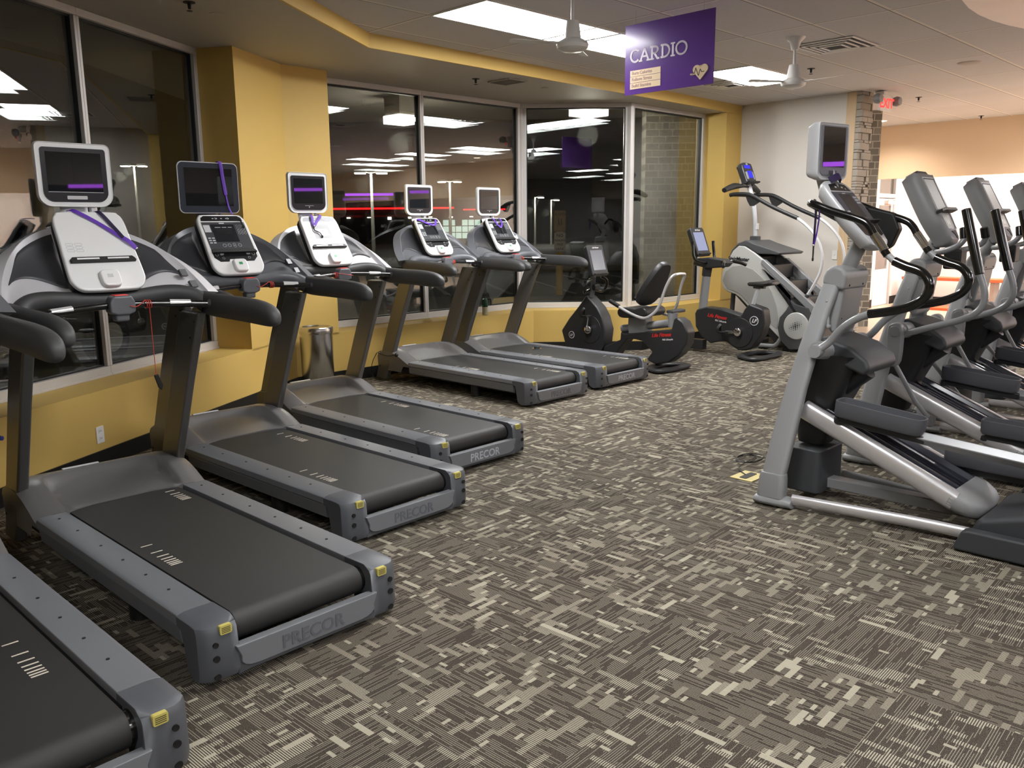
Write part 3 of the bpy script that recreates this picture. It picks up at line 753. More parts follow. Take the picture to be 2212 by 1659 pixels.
    # motor hood with a scooped lip over the belt
    def hz(x, y):
        ax = abs(x)
        if y < 2.03: z = .249+(.352-.249)*math.sin(min(1, (y-1.71)/.32)*PI/2)**1.15
        else: z = .352-.02*((y-2.03)/.2)**2
        if y > 2.2: z -= (y-2.2)*1.2
        z -= .03*max(0, (ax-.36)/.085)**2
        yb = 2.13-.10*(ax/.3)**4
        s = max(0, min(1, (.315-ax)/.03))*max(0, min(1, (yb-y)/.05))
        zs = .243+.085*max(0, (y-1.76)/.37)**1.4
        s = s*s*(3-2*s)
        return z*(1-s)+zs*s
    xs = [-.445, -.43, -.40, -.36, -.33, -.318, -.308, -.296, -.28, -.24, -.16, -.08, 0, .08, .16, .24, .28, .296, .308, .318, .33, .36, .40, .43, .445]
    ys = [1.712, 1.74, 1.77, 1.80, 1.84, 1.88, 1.92, 1.96, 2.0, 2.03, 2.05, 2.07, 2.09, 2.11, 2.13, 2.15, 2.18, 2.21, 2.23]
    m = MB(); vs = []; fs = []; nx = len(xs)
    for y in ys:
        for x in xs: vs.append((x, max(y, 1.762-.05*max(0, (abs(x)-.2)/.1)) if abs(x) < .302 else y, hz(x, max(y, 1.762) if abs(x) < .302 else y)))
    ny = len(ys)
    fs = [(j*nx+i, j*nx+i+1, (j+1)*nx+i+1, (j+1)*nx+i) for j in range(ny-1) for i in range(nx-1)]
    # skirt
    b0 = len(vs)
    loop = [i for i in range(nx)]+[j*nx+nx-1 for j in range(1, ny)]+[(ny-1)*nx+i for i in range(nx-2, -1, -1)]+[j*nx for j in range(ny-2, 0, -1)]
    for i in loop:
        x, y, z = vs[i]; lo = .225 if (y < 1.80 and abs(x) < .31) else .125 if y > 1.8 else .19
        vs.append((x*(1.0 if abs(x) < .44 else .985), y, lo))
    n = len(loop)
    fs += [(loop[k], b0+k, b0+(k+1) % n, loop[(k+1) % n]) for k in range(n)]
    m.add(vs, fs); h = m.build('motor_hood', M_hood, root, ang=50)
    m = MB(); m.tube([(-.16, 2.163, .348), (.03, 2.163, .348)], .011, 10, squash=(.35, 1.3), up=(0, 0, 1)); m.build('hood_badge', M_silver, h)
    # uprights lean back from floor level to the handrails
    for sx in (-1, 1):
        m = MB(); o = []
        for z, y0, y1 in ((.02, 2.095, 2.285), (.35, 1.945, 2.150), (.80, 1.745, 1.955), (1.20, 1.55, 1.765)):
            o.append([(sx*x, y, z) for x, y in ((.388, y0), (.442, y0+.012), (.442, y1), (.388, y1))])
        m.rings(o); u = m.build('upright', M_post, root, bevel=.012, seg=3)
        m = MB()
        for z, y in ((1.14, 1.63), (1.10, 1.70), (.16, 2.2)): m.lathe([(.006, .446), (.008, .4435), (.008, .43)] if sx > 0 else [(.006, -.446), (.008, -.4435), (.008, -.43)], (0, y, z), 'x', 8)
        for z, y in ((1.15, 1.60), (1.06, 1.66)): m.lathe([(.006, .384), (.008, .390)] if sx > 0 else [(.006, -.384), (.008, -.390)], (0, y, z), 'x', 8)
        m.build('screw', M_hole, u, smooth=False)
def tread_top(root, silver, console, tv, wrap=True):
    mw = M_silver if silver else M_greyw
    half_t = [(0, 2.03, 1.655), (.12, 2.02, 1.65), (.22, 1.99, 1.622), (.31, 1.93, 1.575), (.385, 1.85, 1.51), (.44, 1.77, 1.435), (.475, 1.70, 1.365), (.495, 1.63, 1.305)]
    half_b = [(0, 1.72, 1.315), (.12, 1.72, 1.318), (.22, 1.71, 1.325), (.30, 1.69, 1.33), (.36, 1.665, 1.325), (.405, 1.64, 1.31), (.43, 1.62, 1.29), (.445, 1.60, 1.265)]
    T = cat(half_t, 4); B = cat(half_b, 4)
    full = lambda H: [V(-p.x, p.y, p.z) for p in H[::-1]]+H[1:]
    T, B = full(T), full(B); K = len(T); NV = 8
    def P(i, v):
        t, b = T[i], B[i]; p = t.lerp(b, v); bul = math.sin(v*PI)
        return p+V(0, .05, .0)*bul+V(0, 0, .0)
    m = MB()
    m.grid(lambda u, v: P(round(u*(K-1)), v), K-1, NV)
    w = m.build('shroud', mw, root, solid=.075, bevel=.012, seg=3, soff=1.0, fix=False)
    # charcoal inset panels either side of the console
    for sx in (-1, 1):
        m = MB()
        def Q(u, v):
            x = .14+u*.285; 
            # locate on top/bottom curves
            def atx(H, x):
                for a, b in zip(H[:-1], H[1:]):
                    if a.x <= x <= b.x: return a.lerp(b, (x-a.x)/max(1e-6, b.x-a.x))
                return H[-1]
            t, b = atx(T, x), atx(B, min(x, .43)); lo = .90-.42*max(0, (u-.15)/.85)**1.1; hi = .10+.05*u
            if u > .72: hi += (u-.72)/.28*(lo-hi)*.9
            vv = hi+(lo-hi)*v
            p = t.lerp(b, vv)+V(0, .05, 0)*math.sin(vv*PI)
            return V(sx*p.x, p.y-.004, p.z+.002)
        m.grid(Q, 16, 8); m.build('inset_panel', M_inner, root, solid=.003, fix=False)
    # lower grip arch
    ar = cat([(-.455, 1.58, 1.235), (-.425, 1.625, 1.275), (-.37, 1.66, 1.30), (-.28, 1.69, 1.305), (-.15, 1.70, 1.292), (0, 1.705, 1.285), (.15, 1.70, 1.292), (.28, 1.69, 1.305), (.37, 1.66, 1.30), (.425, 1.625, 1.275), (.455, 1.58, 1.235)], 4)
    m = MB(); m.tube(ar, .047, 14, squash=(.95, .85)); m.build('grip_arch', M_greyw if not silver else M_grip, root)
    # padded arms
    for sx in (-1, 1):
        st = [(1.71, .460, 1.262, .030, .038), (1.67, .465, 1.258, .040, .052), (1.62, .470, 1.248, .045, .060), (1.55, .470, 1.241, .046, .063), (1.45, .470, 1.238, .046, .062), (1.25, .470, 1.236, .047, .063), (1.08, .470, 1.231, .047, .063), (.98, .470, 1.222, .045, .058), (.93, .470, 1.212, .038, .046), (.905, .470, 1.206, .024, .028), (.898, .470, 1.204, .008, .010)]
        m = MB(); R = []
        for y, x, z, a, b in st:
            R.append([(sx*(x+a*math.copysign(abs(math.cos(t))**.8, math.cos(t))), y, z+b*math.copysign(abs(math.sin(t))**.8, math.sin(t))) for t in [2*PI*k/18 for k in range(18)]])
        m.rings(R); a_ = m.build('handrail', M_grip, root, sub=1)
        m = MB(); m.tube([(sx*.418, 1.50, 1.25), (sx*.438, 1.495, 1.25)], [.017, .03], 12); m.build('bar_socket', M_grip, a_)
    # heart rate bar
    bar = cat([(-.425, 1.50, 1.25), (-.25, 1.535, 1.262), (-.08, 1.565, 1.27), (.08, 1.565, 1.27), (.25, 1.535, 1.262), (.425, 1.50, 1.25)], 5)
    m = MB(); m.tube(bar, .0175, 14); hb = m.build('crossbar', M_gloss, root)
    for sx in (-1, 1):
        m = MB(); m.tube([(sx*.235, 1.5375, 1.266), (sx*.335, 1.519, 1.259)], .0195, 12, squash=(1, .9)); m.build('pulse_sensor', pmat('bright_sensor_plate', (226, 226, 226), .25, .4), hb)
    # stop switch pod
    m = MB(); m.prism([(-.062, 1.235), (-.062, 1.285), (-.045, 1.318), (.045, 1.318), (.062, 1.285), (.062, 1.235), (.03, 1.222), (-.03, 1.222)], 1.525, 1.60, 'y'); m.box(-.034, .034, 1.54, 1.60, 1.19, 1.23)
    pod = m.build('stop_pod', M_greyw, root, bevel=.012, seg=3)
    m = MB(); m.box(-.034, .034, 1.538, 1.585, 1.314, 1.322); m.build('stop_button', M_redb, pod, bevel=.003)
    # safety cord wound round the bar, clip hanging
    if wrap:
        m = MB(); c = []
        for k in range(37): a = k/12*2*PI; c.append((wrap[0]+k*.0009, 1.558-.2*abs(wrap[0])*.6+.0205*math.cos(a), 1.268+.0205*math.sin(a)))
        m.tube([(.03, 1.52, 1.268)]+cat([(.03, 1.52, 1.268), (.06, 1.515, 1.262), (wrap[0], 1.53, 1.29)], 4), .0022, 6)
        m.tube(c, .0024, 6)
        L = wrap[1]
        if L: m.tube([(wrap[0]+.02, 1.535, 1.25), (wrap[0]+.022, 1.535, 1.0), (wrap[0]+.024, 1.535, 1.25-L)], .0018, 6)
        cd = m.build('safety_cord', M_redc, root)
        if L:
            m = MB(); z = 1.25-L; x = wrap[0]+.024; m.prism([(x-.012, z+.015), (x+.008, z+.02), (x+.03, z-.04), (x+.02, z-.065), (x+.006, z-.05)], 1.528, 1.542, 'y'); m.build('cord_clip', M_gasket, cd, bevel=.003)
    # ---- console: X across, Y up the slope, Z out towards the runner
    Oc = V(0, 1.647, 1.337); Yc = V(0, .253, .379).normalized(); Xc = V(1, 0, 0); Zc = Xc.cross(Yc)
    if Zc.y > 0: Zc = -Zc
    MP = slabmap(Oc+Zc*.0, Xc, Yc, Zc)
    def S(): q = MB(); q.xf = MP; return q
    def outline(g=0.0):
        return scurve([(-.176+g, .30), (-.172+g, .40), (-.155+g*.8, .442-g*.6), (-.115, .458-g), (.115, .458-g), (.155-g*.8, .442-g*.6), (.172-g, .40), (.176-g, .30), (.184-g, .10), (.176-g, .045), (.145-g*.7, .008+g*.7), (.09, -.002+g), (-.09, -.002+g), (-.145+g*.7, .008+g*.7), (-.176+g, .045), (-.184+g, .10)], 5)
    m = S(); m.prism(outline(.006), -.055, -.012); body = m.build('console_body', M_gasket, root, bevel=.006)
    m = S(); m.prism(outline(), -.014, .018); face = m.build('console_face', M_con_w, root, bevel=.010, seg=3)
    dark = console == 'dark'
    mk, md, mp = (M_con_k, M_con_d, M_print) if dark else (M_con_l, M_con_l, M_printd)  # pale and blank variants: ceiling panel glare baked into the overlay colour
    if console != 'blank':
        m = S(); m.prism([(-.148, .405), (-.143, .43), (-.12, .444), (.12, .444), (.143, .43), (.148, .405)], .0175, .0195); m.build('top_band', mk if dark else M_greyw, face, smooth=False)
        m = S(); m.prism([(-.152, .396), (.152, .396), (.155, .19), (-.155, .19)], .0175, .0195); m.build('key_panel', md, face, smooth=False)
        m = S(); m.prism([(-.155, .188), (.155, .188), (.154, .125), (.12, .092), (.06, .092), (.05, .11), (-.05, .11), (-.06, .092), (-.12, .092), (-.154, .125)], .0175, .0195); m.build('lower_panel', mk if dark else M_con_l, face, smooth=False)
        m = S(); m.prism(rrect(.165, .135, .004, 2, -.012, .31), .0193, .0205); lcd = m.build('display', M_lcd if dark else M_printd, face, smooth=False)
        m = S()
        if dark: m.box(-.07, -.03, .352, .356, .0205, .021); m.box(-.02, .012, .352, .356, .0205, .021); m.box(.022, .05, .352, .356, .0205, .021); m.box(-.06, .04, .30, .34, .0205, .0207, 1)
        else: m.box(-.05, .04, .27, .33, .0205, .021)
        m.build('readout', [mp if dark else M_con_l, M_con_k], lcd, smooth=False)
    m = S()
    if console != 'blank':
        m.text('PRECOR', .011, (0, .384, .0196), (1, 0, 0), (0, 1, 0), .0006, 0, .02, True) if False else None
    M2 = MB()
    def ring(x, y, r, r2=None):
        r2 = r2 or r*.82; n = 16; vs = []
        for k in range(n):
            a = 2*PI*k/n; vs += [MP(V(x+r*math.cos(a), y+r*math.sin(a), .0204)), MP(V(x+r2*math.cos(a), y+r2*math.sin(a), .0204))]
        M2.add(vs, [(2*k, (2*k+2) % (2*n), (2*k+3) % (2*n), 2*k+1) for k in range(n)])
    def bx(x, y, w, h): M2.add([MP(V(a, b, .0204)) for a, b in ((x-w/2, y-h/2), (x+w/2, y-h/2), (x+w/2, y+h/2), (x-w/2, y+h/2))], [(0, 1, 2, 3)])
    def pill(x, y): ring(x, y, .011)
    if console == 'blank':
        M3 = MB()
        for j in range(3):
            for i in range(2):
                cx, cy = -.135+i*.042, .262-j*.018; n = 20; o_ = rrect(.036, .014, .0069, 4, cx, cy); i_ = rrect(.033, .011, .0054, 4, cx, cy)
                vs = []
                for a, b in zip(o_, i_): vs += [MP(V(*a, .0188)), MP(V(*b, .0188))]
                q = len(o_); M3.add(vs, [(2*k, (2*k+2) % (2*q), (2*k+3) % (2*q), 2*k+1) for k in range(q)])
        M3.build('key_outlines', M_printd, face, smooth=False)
    else:
        for (x, y) in ((-.05, .215), (-.015, .215), (.06, .215)): ring(x, y, .0125)
        ring(.022, .222, .010); ring(.022, .208, .010)
        for r_ in range(4):
            for c_ in range(3): ring(.092+c_*.022, .365-r_*.019, .0085)
        for x in (-.06, -.035, .0, .035, .05): bx(x, .424, .012, .006)
        for x in (-.04, .045): ring(x, .424, .008)
        bx(-.012, .386, .036, .008)
        for r_ in range(3):
            for c_ in range(2): bx(-.135+c_*.026, .272-r_*.018, .018, .008)
        bx(-.126, .345, .045, .055) if dark else None
        for sx in (-1, 1):
            ring(sx*.13, .145, .011); bx(sx*.095, .150, .03, .003); bx(sx*.095, .143, .024, .003); ring(sx*.092, .118, .009)
        M2.build('key_symbols', mp, face, smooth=False, fix=False)
    # reading rack
    m = S(); m.prism([(-.158, .152), (-.158, .170), (-.145, .184), (.145, .184), (.158, .170), (.158, .152)], .018, .030)
    m.box(-.156, .156, .152, .160, .018, .040); rk = m.build('reading_rack', M_gasket, root, bevel=.003)
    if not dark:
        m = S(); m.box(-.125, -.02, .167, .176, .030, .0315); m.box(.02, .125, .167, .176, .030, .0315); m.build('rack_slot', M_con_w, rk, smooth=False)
    # centre speed paddle
    m = S(); m.prism(rrect(.100, .098, (.03, .03, .022, .022), 5, 0, .052), .018, .046, 'z', 0, .92); kp = m.build('control_paddle', M_con_w, root, bevel=.008, seg=3)
    m = S(); m.box(-.016, .010, .052, .070, .046, .0475)
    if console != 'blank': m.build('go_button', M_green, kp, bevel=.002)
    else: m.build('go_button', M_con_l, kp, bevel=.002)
    # ---- screen on its neck
    m = MB()
    sc = cat([(0, 1.965, 1.60), (0, 2.04, 1.70), (0, 2.05, 1.78)], 3)
    m.tube(sc, .055, 12, squash=(.35, 1.25), up=(0, 1, 0)); m.box(.07, .086, 2.0, 2.03, 1.70, 1.78); m.build('screen_neck', M_silver if tv != 'slim' else M_greyw, root, smooth=True)
    yo = 2.0
    if tv == 'slim':
        W, H, cz = .425, .330, 1.904
        m = MB(); m.prism(rrect(W, H, .035, 6, 0, cz), yo, yo+.05, 'y', 0, .9); hs = m.build('screen_housing', M_bezelb, root, bevel=.008)
        m = MB(); m.prism(rrect(W+.006, H+.006, .037, 6, 0, cz), yo-.004, yo+.004, 'y'); m.build('screen_rim', M_silver, hs, bevel=.002)
        m = MB(); m.prism(rrect(W-.006, H-.006, .033, 6, 0, cz), yo-.010, yo-.004, 'y'); m.build('screen_bezel', M_bezelb, hs, bevel=.002)
        m = MB(); m.box(-.172, .168, yo-.0115, yo-.009, cz-.118, cz+.128); m.build('screen', M_screen, hs, smooth=False)
    else:
        W, H, cz = .368, .322, 1.912
        rr_ = (.065, .065, .028, .028)
        m = MB()
        R = []
        for yy, g in ((-.012, .008), (-.016, .003), (-.006, 0), (.012, 0), (.030, .012), (.065, .05)):
            R.append([(a, yo+yy, b) for a, b in rrect(W-2*g, H-2*g, tuple(max(.012, q-g) for q in rr_), 6, 0, cz)])
        m.rings(R); hs = m.build('screen_housing', M_con_w, root, bevel=.003)
        m = MB(); m.prism(rrect(W-.054, H-.054, (.05, .05, .014, .014), 6, 0, cz), yo-.0175, yo-.012, 'y'); bz = m.build('screen_bezel', M_bezel, hs, smooth=False)
        m = MB(); m.box(-.135, .132, yo-.019, yo-.017, cz-.083, cz+.112); m.build('screen', M_screen, hs, smooth=False)
        m = MB()
        if silver and console == 'blank': m.prism(rrect(.098, .018, .003, 2, 0, cz-.113), yo-.0195, yo-.0175, 'y'); m.box(-.135, .132, yo-.0195, yo-.017, cz-.087, cz-.0845)
        else: m.box(-.04, .04, yo-.0195, yo-.0175, cz-.102, cz-.0995); m.prism(circ(.005, 10, 0, cz-.112), yo-.0195, yo-.0175, 'y')
        m.build('screen_badge', M_con_l, hs, smooth=False)
TT = [(-1.287, 2.001, 46.2), (-.797, 3.067, 46.2), (-.558, 4.435, 47.1), (-.203, 5.619, 46.2), (.449, 7.776, 45.5), (1.175, 8.582, 45.7)]
LB = ['treadmill at the lower left corner, cut off by the edge of the picture',
      'treadmill with silver shroud and glare-blanked white console, nearest whole machine on the left',
      'grey treadmill with a wide navy rimmed screen, right behind the nearest whole one',
      'silver treadmill with glare-paled console before the yellow pier, closest to the steel bin',
      'grey treadmill with white rimmed screen, left one of the far pair under the windows',
      'treadmill with grey shroud, farthest of the row, closest to the exercise bikes']
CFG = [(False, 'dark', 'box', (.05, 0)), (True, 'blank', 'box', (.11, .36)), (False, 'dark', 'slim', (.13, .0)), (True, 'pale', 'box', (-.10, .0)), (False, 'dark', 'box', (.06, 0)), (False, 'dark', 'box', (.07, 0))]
TK = [((.158, .803), (-.24, 1.72)), ((-.24, .978), (.19, 1.79)), ((-.245, .71), (.16, 1.605)), ((-.24, .445), (.185, 1.375)), ((-.25, 1.185), (.185, .50)), ((-.25, 1.135), (.19, .44))]
for k, ((x, y, th), lb, (sv, cs, tv, wr)) in enumerate(zip(TT, LB, CFG)):
    r = empty('treadmill', (x, y, 0), math.radians(th)); tag(r, lb, 'treadmill', 'treadmills along the windows')
    tread_deck(r, 'PRECOR', M_faintw if k in (3, 5) else M_faint, TK[k]); tread_top(r, sv, cs, tv, wr)
# taped patches on the silver and grey shrouds
# ================================================================ elliptical trainers
M_eg = pmat('light_grey_textured_paint', (156, 157, 159), 0.42, 0.1, bump=0.2, scale=700)
M_eg2 = pmat('mid_grey_plastic', (142, 143, 144), 0.42, bump=0.15, scale=800)
M_eblk = pmat('black_drive_cover', (36, 36, 38), 0.45, bump=0.1, scale=800)
M_edk = pmat('charcoal_cover', (56, 58, 61), 0.55, bump=0.12, scale=800)
M_ramp = pmat('satin_aluminium_ramp', (206, 204, 206), 0.3, 0.55)
M_tray = pmat('navy_black_tray', (38, 40, 50), 0.25, coat=0.3)
M_ped = pmat('grey_foot_pedal', (84, 85, 90), 0.5, bump=0.2, scale=500)
M_arm = pmat('painted_grey_tube', (140, 141, 143), 0.33, 0.2)
M_frost = pmat('frosted_screen', (170, 172, 170), 0.35)
M_cons = pmat('silver_console_plastic', (196, 197, 200), 0.33, 0.1)
def ell(root, kind, phase):
    # boots and legs
    for sx in (-1, 1):
        m = MB(); R = []
        for y, hw, h in ((.085, .03, .03), (.075, .052, .055), (.03, .06, .07), (-.06, .058, .072), (-.13, .05, .066), (-.15, .047, .06)):
            xx = .36-.012*max(0, -y/.15)
            R.append([(sx*(xx+a), y, .03+b) for a, b in [(hw*math.cos(t), max(-.028, (h-.03)*math.sin(t)) if math.sin(t) > 0 else .028*math.sin(t)) for t in [2*PI*k/16 for k in range(16)]]])
        m.rings(R); m.build('foot_boot', M_eg2, root, bevel=.004)
        m = MB(); R = []
        for z, y0, y1, x0, x1 in ((.055, .065, -.10, .315, .405), (.10, .062, -.102, .313, .403), (.17, .058, -.10, .31, .398), (.20, .05, -.095, .308, .392)):
            R.append([(sx*a, b, z) for a, b in rrect(x1-x0, y0-y1, .03, 4, (x0+x1)/2, (y0+y1)/2)])
        m.rings(R); m.build('ankle_collar', M_eg2, root, bevel=.004)
        m = MB(); R = []
        for z, yf, yb, xc, w in ((.19, .045, -.092, .348, .070), (.45, .012, -.122, .305, .070), (.70, -.030, -.150, .262, .068), (.95, -.078, -.190, .215, .064), (1.15, -.118, -.218, .165, .06), (1.30, -.155, -.258, .128, .060)):
            R.append([(sx*a, b, z) for a, b in rrect(w, yf-yb, .026, 4, xc, (yf+yb)/2)])
        m.rings(R); m.build('front_leg', M_eg, root)
    # hub with back plate
    m = MB()
    pr = [(-.152, 1.292), (-.158, 1.34), (-.180, 1.385), (-.225, 1.405), (-.275, 1.390), (-.296, 1.350), (-.282, 1.26)]
    m.prism(pr, -.160, .160, 'x'); hb = m.build('hub_cover', M_eg2, root, bevel=.028, seg=4)
    m = MB(); m.prism([(-.205, 1.33), (-.285, 1.33), (-.262, 1.15), (-.240, 1.03), (-.215, 1.015), (-.185, 1.06), (-.19, 1.20)], -.135, .135, 'x'); m.build('back_plate', M_eg2, root, bevel=.014, seg=3)
    m = MB()
    for x in (-.09, .09):
        for y, z in ((-.283, 1.29), (-.247, 1.10)): m.sphere((x, y, z), .008, 5)
    m.build('screw', M_hole, hb)
    m = MB()
    m.tube([(-.162, -.19, 1.21), (-.175, -.215, 1.06)], .010, 8); m.sphere((-.172, -.20, 1.20), .014, 5); m.sphere((-.182, -.22, 1.06), .014, 5); m.build('hinge_bracket', M_eg2, hb)
    m = MB(); m.tube([(0, -.225, 1.36), (0, -.30, 1.54)], .042, 16); m.build('console_mast', M_eg2, root)
    # fixed front handle or swinging handle
    # black belly cover between the legs, top saddle
    m = MB(); cs = cat([(0, -.24, .90), (0, -.20, .74), (0, -.13, .52), (0, -.10, .34)], 5)
    R = []
    for i, p in enumerate(cs):
        t = i/(len(cs)-1); hx = .225-.135*t**.8; hy = .155-.07*t
        R.append([(p.x+a, p.y+b, p.z) for a, b in rrect(2*hx, 2*hy, .05, 4)])
    m.rings(R); m.build('drive_cover', M_eblk, root)
    m = MB(); m.prism([(-.10, .93), (-.115, .97), (-.20, 1.0), (-.36, .955), (-.455, .89), (-.475, .84), (-.44, .80), (-.36, .83), (-.25, .87), (-.12, .88)], -.20, .20, 'x'); m.build('saddle_cover', M_edk, root, bevel=.022, seg=3)
    m = MB(); m.tube([(-.05, -.27, .70), (-.05, -.40, .82)], [.055, .062], 16); m.build('lower_sleeve', M_eblk, root)
    for sx in (-1, 1):
        m = MB(); m.tube([(sx*.17, -.22, .925), (sx*.30, -.215, .935)], [.056, .048], 16); m.tube([(sx*.26, -.215, .935), (sx*.355, -.225, .935)], [.036, .036], 16); m.build('pivot_boss', M_eg2, root)
    # power box
    m = MB(); m.prism(rrect(.34, .22, .04, 5, 0, -.10), .055, .32, 'z', 0, .98); m.build('power_box', M_edk, root, bevel=.012)
    # base rails, converging to the rear
    for sx in (-1, 1):
        m = MB(); m.tube(cat([(sx*.345, -.14, .055), (sx*.30, -.45, .056), (sx*.25, -.75, .055), (sx*.22, -1.05, .052)], 4), .03, 12, squash=(1.1, .85)); m.build('base_rail', M_ramp if sx < 0 else M_arm, root)
    m = MB(); m.box(-.045, .045, -1.2, -.20, .075, .135); m.build('centre_beam', M_arm, root, bevel=.006)
    # inclined ramp: two polished rails, a tray between, rounded end
    A = V(0, -.105, .575); B_ = V(0, -.965, .205); d = (B_-A).normalized(); nrm = V(0, -d.z, d.y)*-1
    if nrm.z < 0: nrm = -nrm
    L = (B_-A).length
    MP = slabmap(A, V(1, 0, 0), d, nrm)
    for sx in (-1, 1):
        m = MB(); m.xf = MP
        R = []
        for t in (0, .02, L-.02, L):
            g = 0 if .01 < t < L-.01 else .006
            R.append([(sx*(.175+a*(1-g*5)), t, b) for a, b in [(.040*math.copysign(abs(math.cos(q))**.7, math.cos(q)), -.012+.056*math.sin(q)) for q in [2*PI*k/18 for k in range(18)]]])
        m.rings(R); m.build('ramp_rail', M_ramp, root)
    m = MB(); m.xf = MP
    m.prism([(-.14, -.01), (-.135, .048), (-.115, .05), (-.10, .022), (-.02, .022), (-.015, .044), (.015, .044), (.02, .022), (.10, .022), (.115, .05), (.135, .048), (.14, -.01)], -.02, L-.03, 'y')
    tr = m.build('ramp_tray', M_tray, root, bevel=.004)
    m = MB(); m.xf = MP; m.prism(circ(.032, 20, -.05, .18), .045, .052); m.build('adjust_button', M_lcd, tr)
    m = MB(); m.xf = MP
    R = []
    for t, w, h, z in ((L-.03, .215, .058, -.012), (L+.03, .213, .057, -.012), (L+.09, .19, .05, -.014), (L+.125, .15, .038, -.016), (L+.14, .09, .02, -.018)):
        R.append([(a, t, z+b) for a, b in rrect(2*w, 2*h, min(.05, h*.95), 5)])
    m.rings(R); m.build('ramp_end', M_eg2, root, bevel=.004)
    m = MB(); m.tube([(0, -.12, .53), (0, -.10, .33)], .06, 14); m.build('ramp_lift', M_eblk, root)
    # rear drive housing
    m = MB(); m.prism([(-1.04, .012), (-1.10, .16), (-1.20, .19), (-1.55, .30), (-1.85, .33), (-2.06, .26), (-2.12, .12), (-2.12, .012)], -.30, .30, 'x'); m.build('rear_housing', M_edk, root, bevel=.03, seg=3)
    for sx in (-1, 1):
        m = MB(); m.prism(circ(.235, 28, -1.72, .33), sx*.30-.03, sx*.30+.03, 'x'); m.build('drive_wheel', M_edk, root, bevel=.012)
        m = MB(); m.prism([(-1.02, .010), (-1.06, .115), (-1.09, .125), (-2.1, .13), (-2.14, .01)], sx*.36-.035, sx*.36+.035, 'x'); m.build('rear_skid', M_edk, root, bevel=.015)
    # pedals on their arms
    for sx, pz, py in ((-1, .60 if phase > 0 else .34, -.30 if phase > 0 else -.72), (1, .34 if phase > 0 else .60, -.78 if phase > 0 else -.34)):
        tilt = -.10 if pz > .5 else -.03
        o = V(sx*.185, py, pz); dd = V(0, -1, tilt).normalized(); up_ = V(0, tilt, 1).normalized()
        MQ = slabmap(o, V(1, 0, 0), dd, up_)
        m = MB(); m.xf = MQ
        out = [(-.07, .05), (-.055, .01), (0, 0), (.055, .01), (.07, .05), (.075, .25), (.068, .43), (.045, .475), (0, .485), (-.045, .475), (-.068, .43), (-.075, .25)]
        oo = scurve(out, 3); cx, cy = 0, .245
        sc_ = lambda k: [(cx+(a-cx)*k, cy+(b-cy)*(1-(1-k)*.35)) for a, b in oo]
        m.rings([[(a, b, z) for a, b in P_] for P_, z in ((sc_(.86), -.035), (sc_(.98), -.02), (sc_(1.0), .035), (sc_(1.0), .058), (sc_(.90), .058), (sc_(.86), .016))])
        pd = m.build('foot_pedal', M_ped, root, bevel=.003)
        m = MB(); m.xf = MQ; m.prism([(-.035, .03), (.035, .03), (.04, .20), (.03, .5), (-.03, .5), (-.04, .20)], -.075, -.03); m.prism(circ(.035, 14, 0, .03), -.085, -.045)
        m.build('pedal_carrier', M_eblk, pd, bevel=.01)
        m = MB(); a0 = MQ(V(0, .40, -.05)); a1 = V(sx*.25, -1.72, .33 if pz < .5 else .45)
        m.tube([a0, a1], .04, 4, squash=(.95, .75)); m.build('pedal_arm', M_arm, root, bevel=.006)
    # ------------------------------------------------ console
    if kind == 'screen':
        A = V(0, -.415, 1.512); B_ = V(0, -.114, 1.867); L = (B_-A).length; Yc = (B_-A).normalized(); Zc = V(0, -Yc.z, Yc.y)
        MC = slabmap(A, V(1, 0, 0), Yc, Zc)
        def S(): q = MB(); q.xf = MC; return q
        def ol(g): return scurve([(-.13+g, .05), (-.10+g, .012+g), (0, -.012+g), (.10-g, .012+g), (.13-g, .05), (.162-g, .20), (.160-g, .40), (.135-g, .455-g), (.07, .474-g), (-.07, .474-g), (-.135+g, .455-g), (-.160+g, .40), (-.162+g, .20)], 4)
        m = S(); m.rings([[(a, b, z) for a, b in P_] for P_, z in ((ol(.075), -.085), (ol(.035), -.075), (ol(.012), -.05), (ol(0), -.025), (ol(0), -.004), (ol(.008), .004))]); cb = m.build('console_body', M_cons, root, ang=50)
        m = S(); m.prism(scurve([(-.13, .395), (-.105, .44), (0, .452), (.105, .44), (.13, .395)], 1), .003, .006); m.build('top_band', M_con_k, cb, smooth=False)
        m = S(); m.prism([(-.145, .385), (.145, .385), (.148, .20), (.142, .165), (-.142, .165), (-.148, .20)], .003, .006); m.build('key_panel', pmat('slate_overlay', (58, 64, 78), .3), cb, smooth=False)
        m = S(); m.prism([(-.14, .16), (-.05, .16), (-.055, .085), (-.085, .065), (-.12, .075)], .003, .006); m.prism([(.14, .16), (.05, .16), (.055, .085), (.085, .065), (.12, .075)], .003, .006); m.build('lower_panel', M_con_k, cb, smooth=False)
        m = S(); m.prism(rrect(.15, .165, .004, 2, 0, .285), .006, .007); m.build('display', M_lcd, cb, smooth=False)
        m = S()
        for i in range(3):
            for j in range(3): m.box(.09+i*.016, .10+i*.016, .30+j*.02, .312+j*.02, .0062, .0068)
        for i in range(2):
            for j in range(3): m.box(-.13+i*.022, -.114+i*.022, .20+j*.018, .207+j*.018, .0062, .0068)
        for i in range(5): m.box(-.05+i*.022, -.038+i*.022, .172, .18, .0062, .0068)
        m.box(-.02, .02, .37, .376, .0062, .0068); m.box(-.05, -.03, .415, .425, .0062, .0068); m.box(.03, .05, .415, .425, .0062, .0068); m.box(.07, .08, .405, .415, .0062, .0068)
        m.build('key_symbols', M_print, cb, smooth=False)
        m = S(); m.box(-.15, .15, .155, .165, .004, .034); m.build('reading_rack', M_gasket, root, bevel=.003)
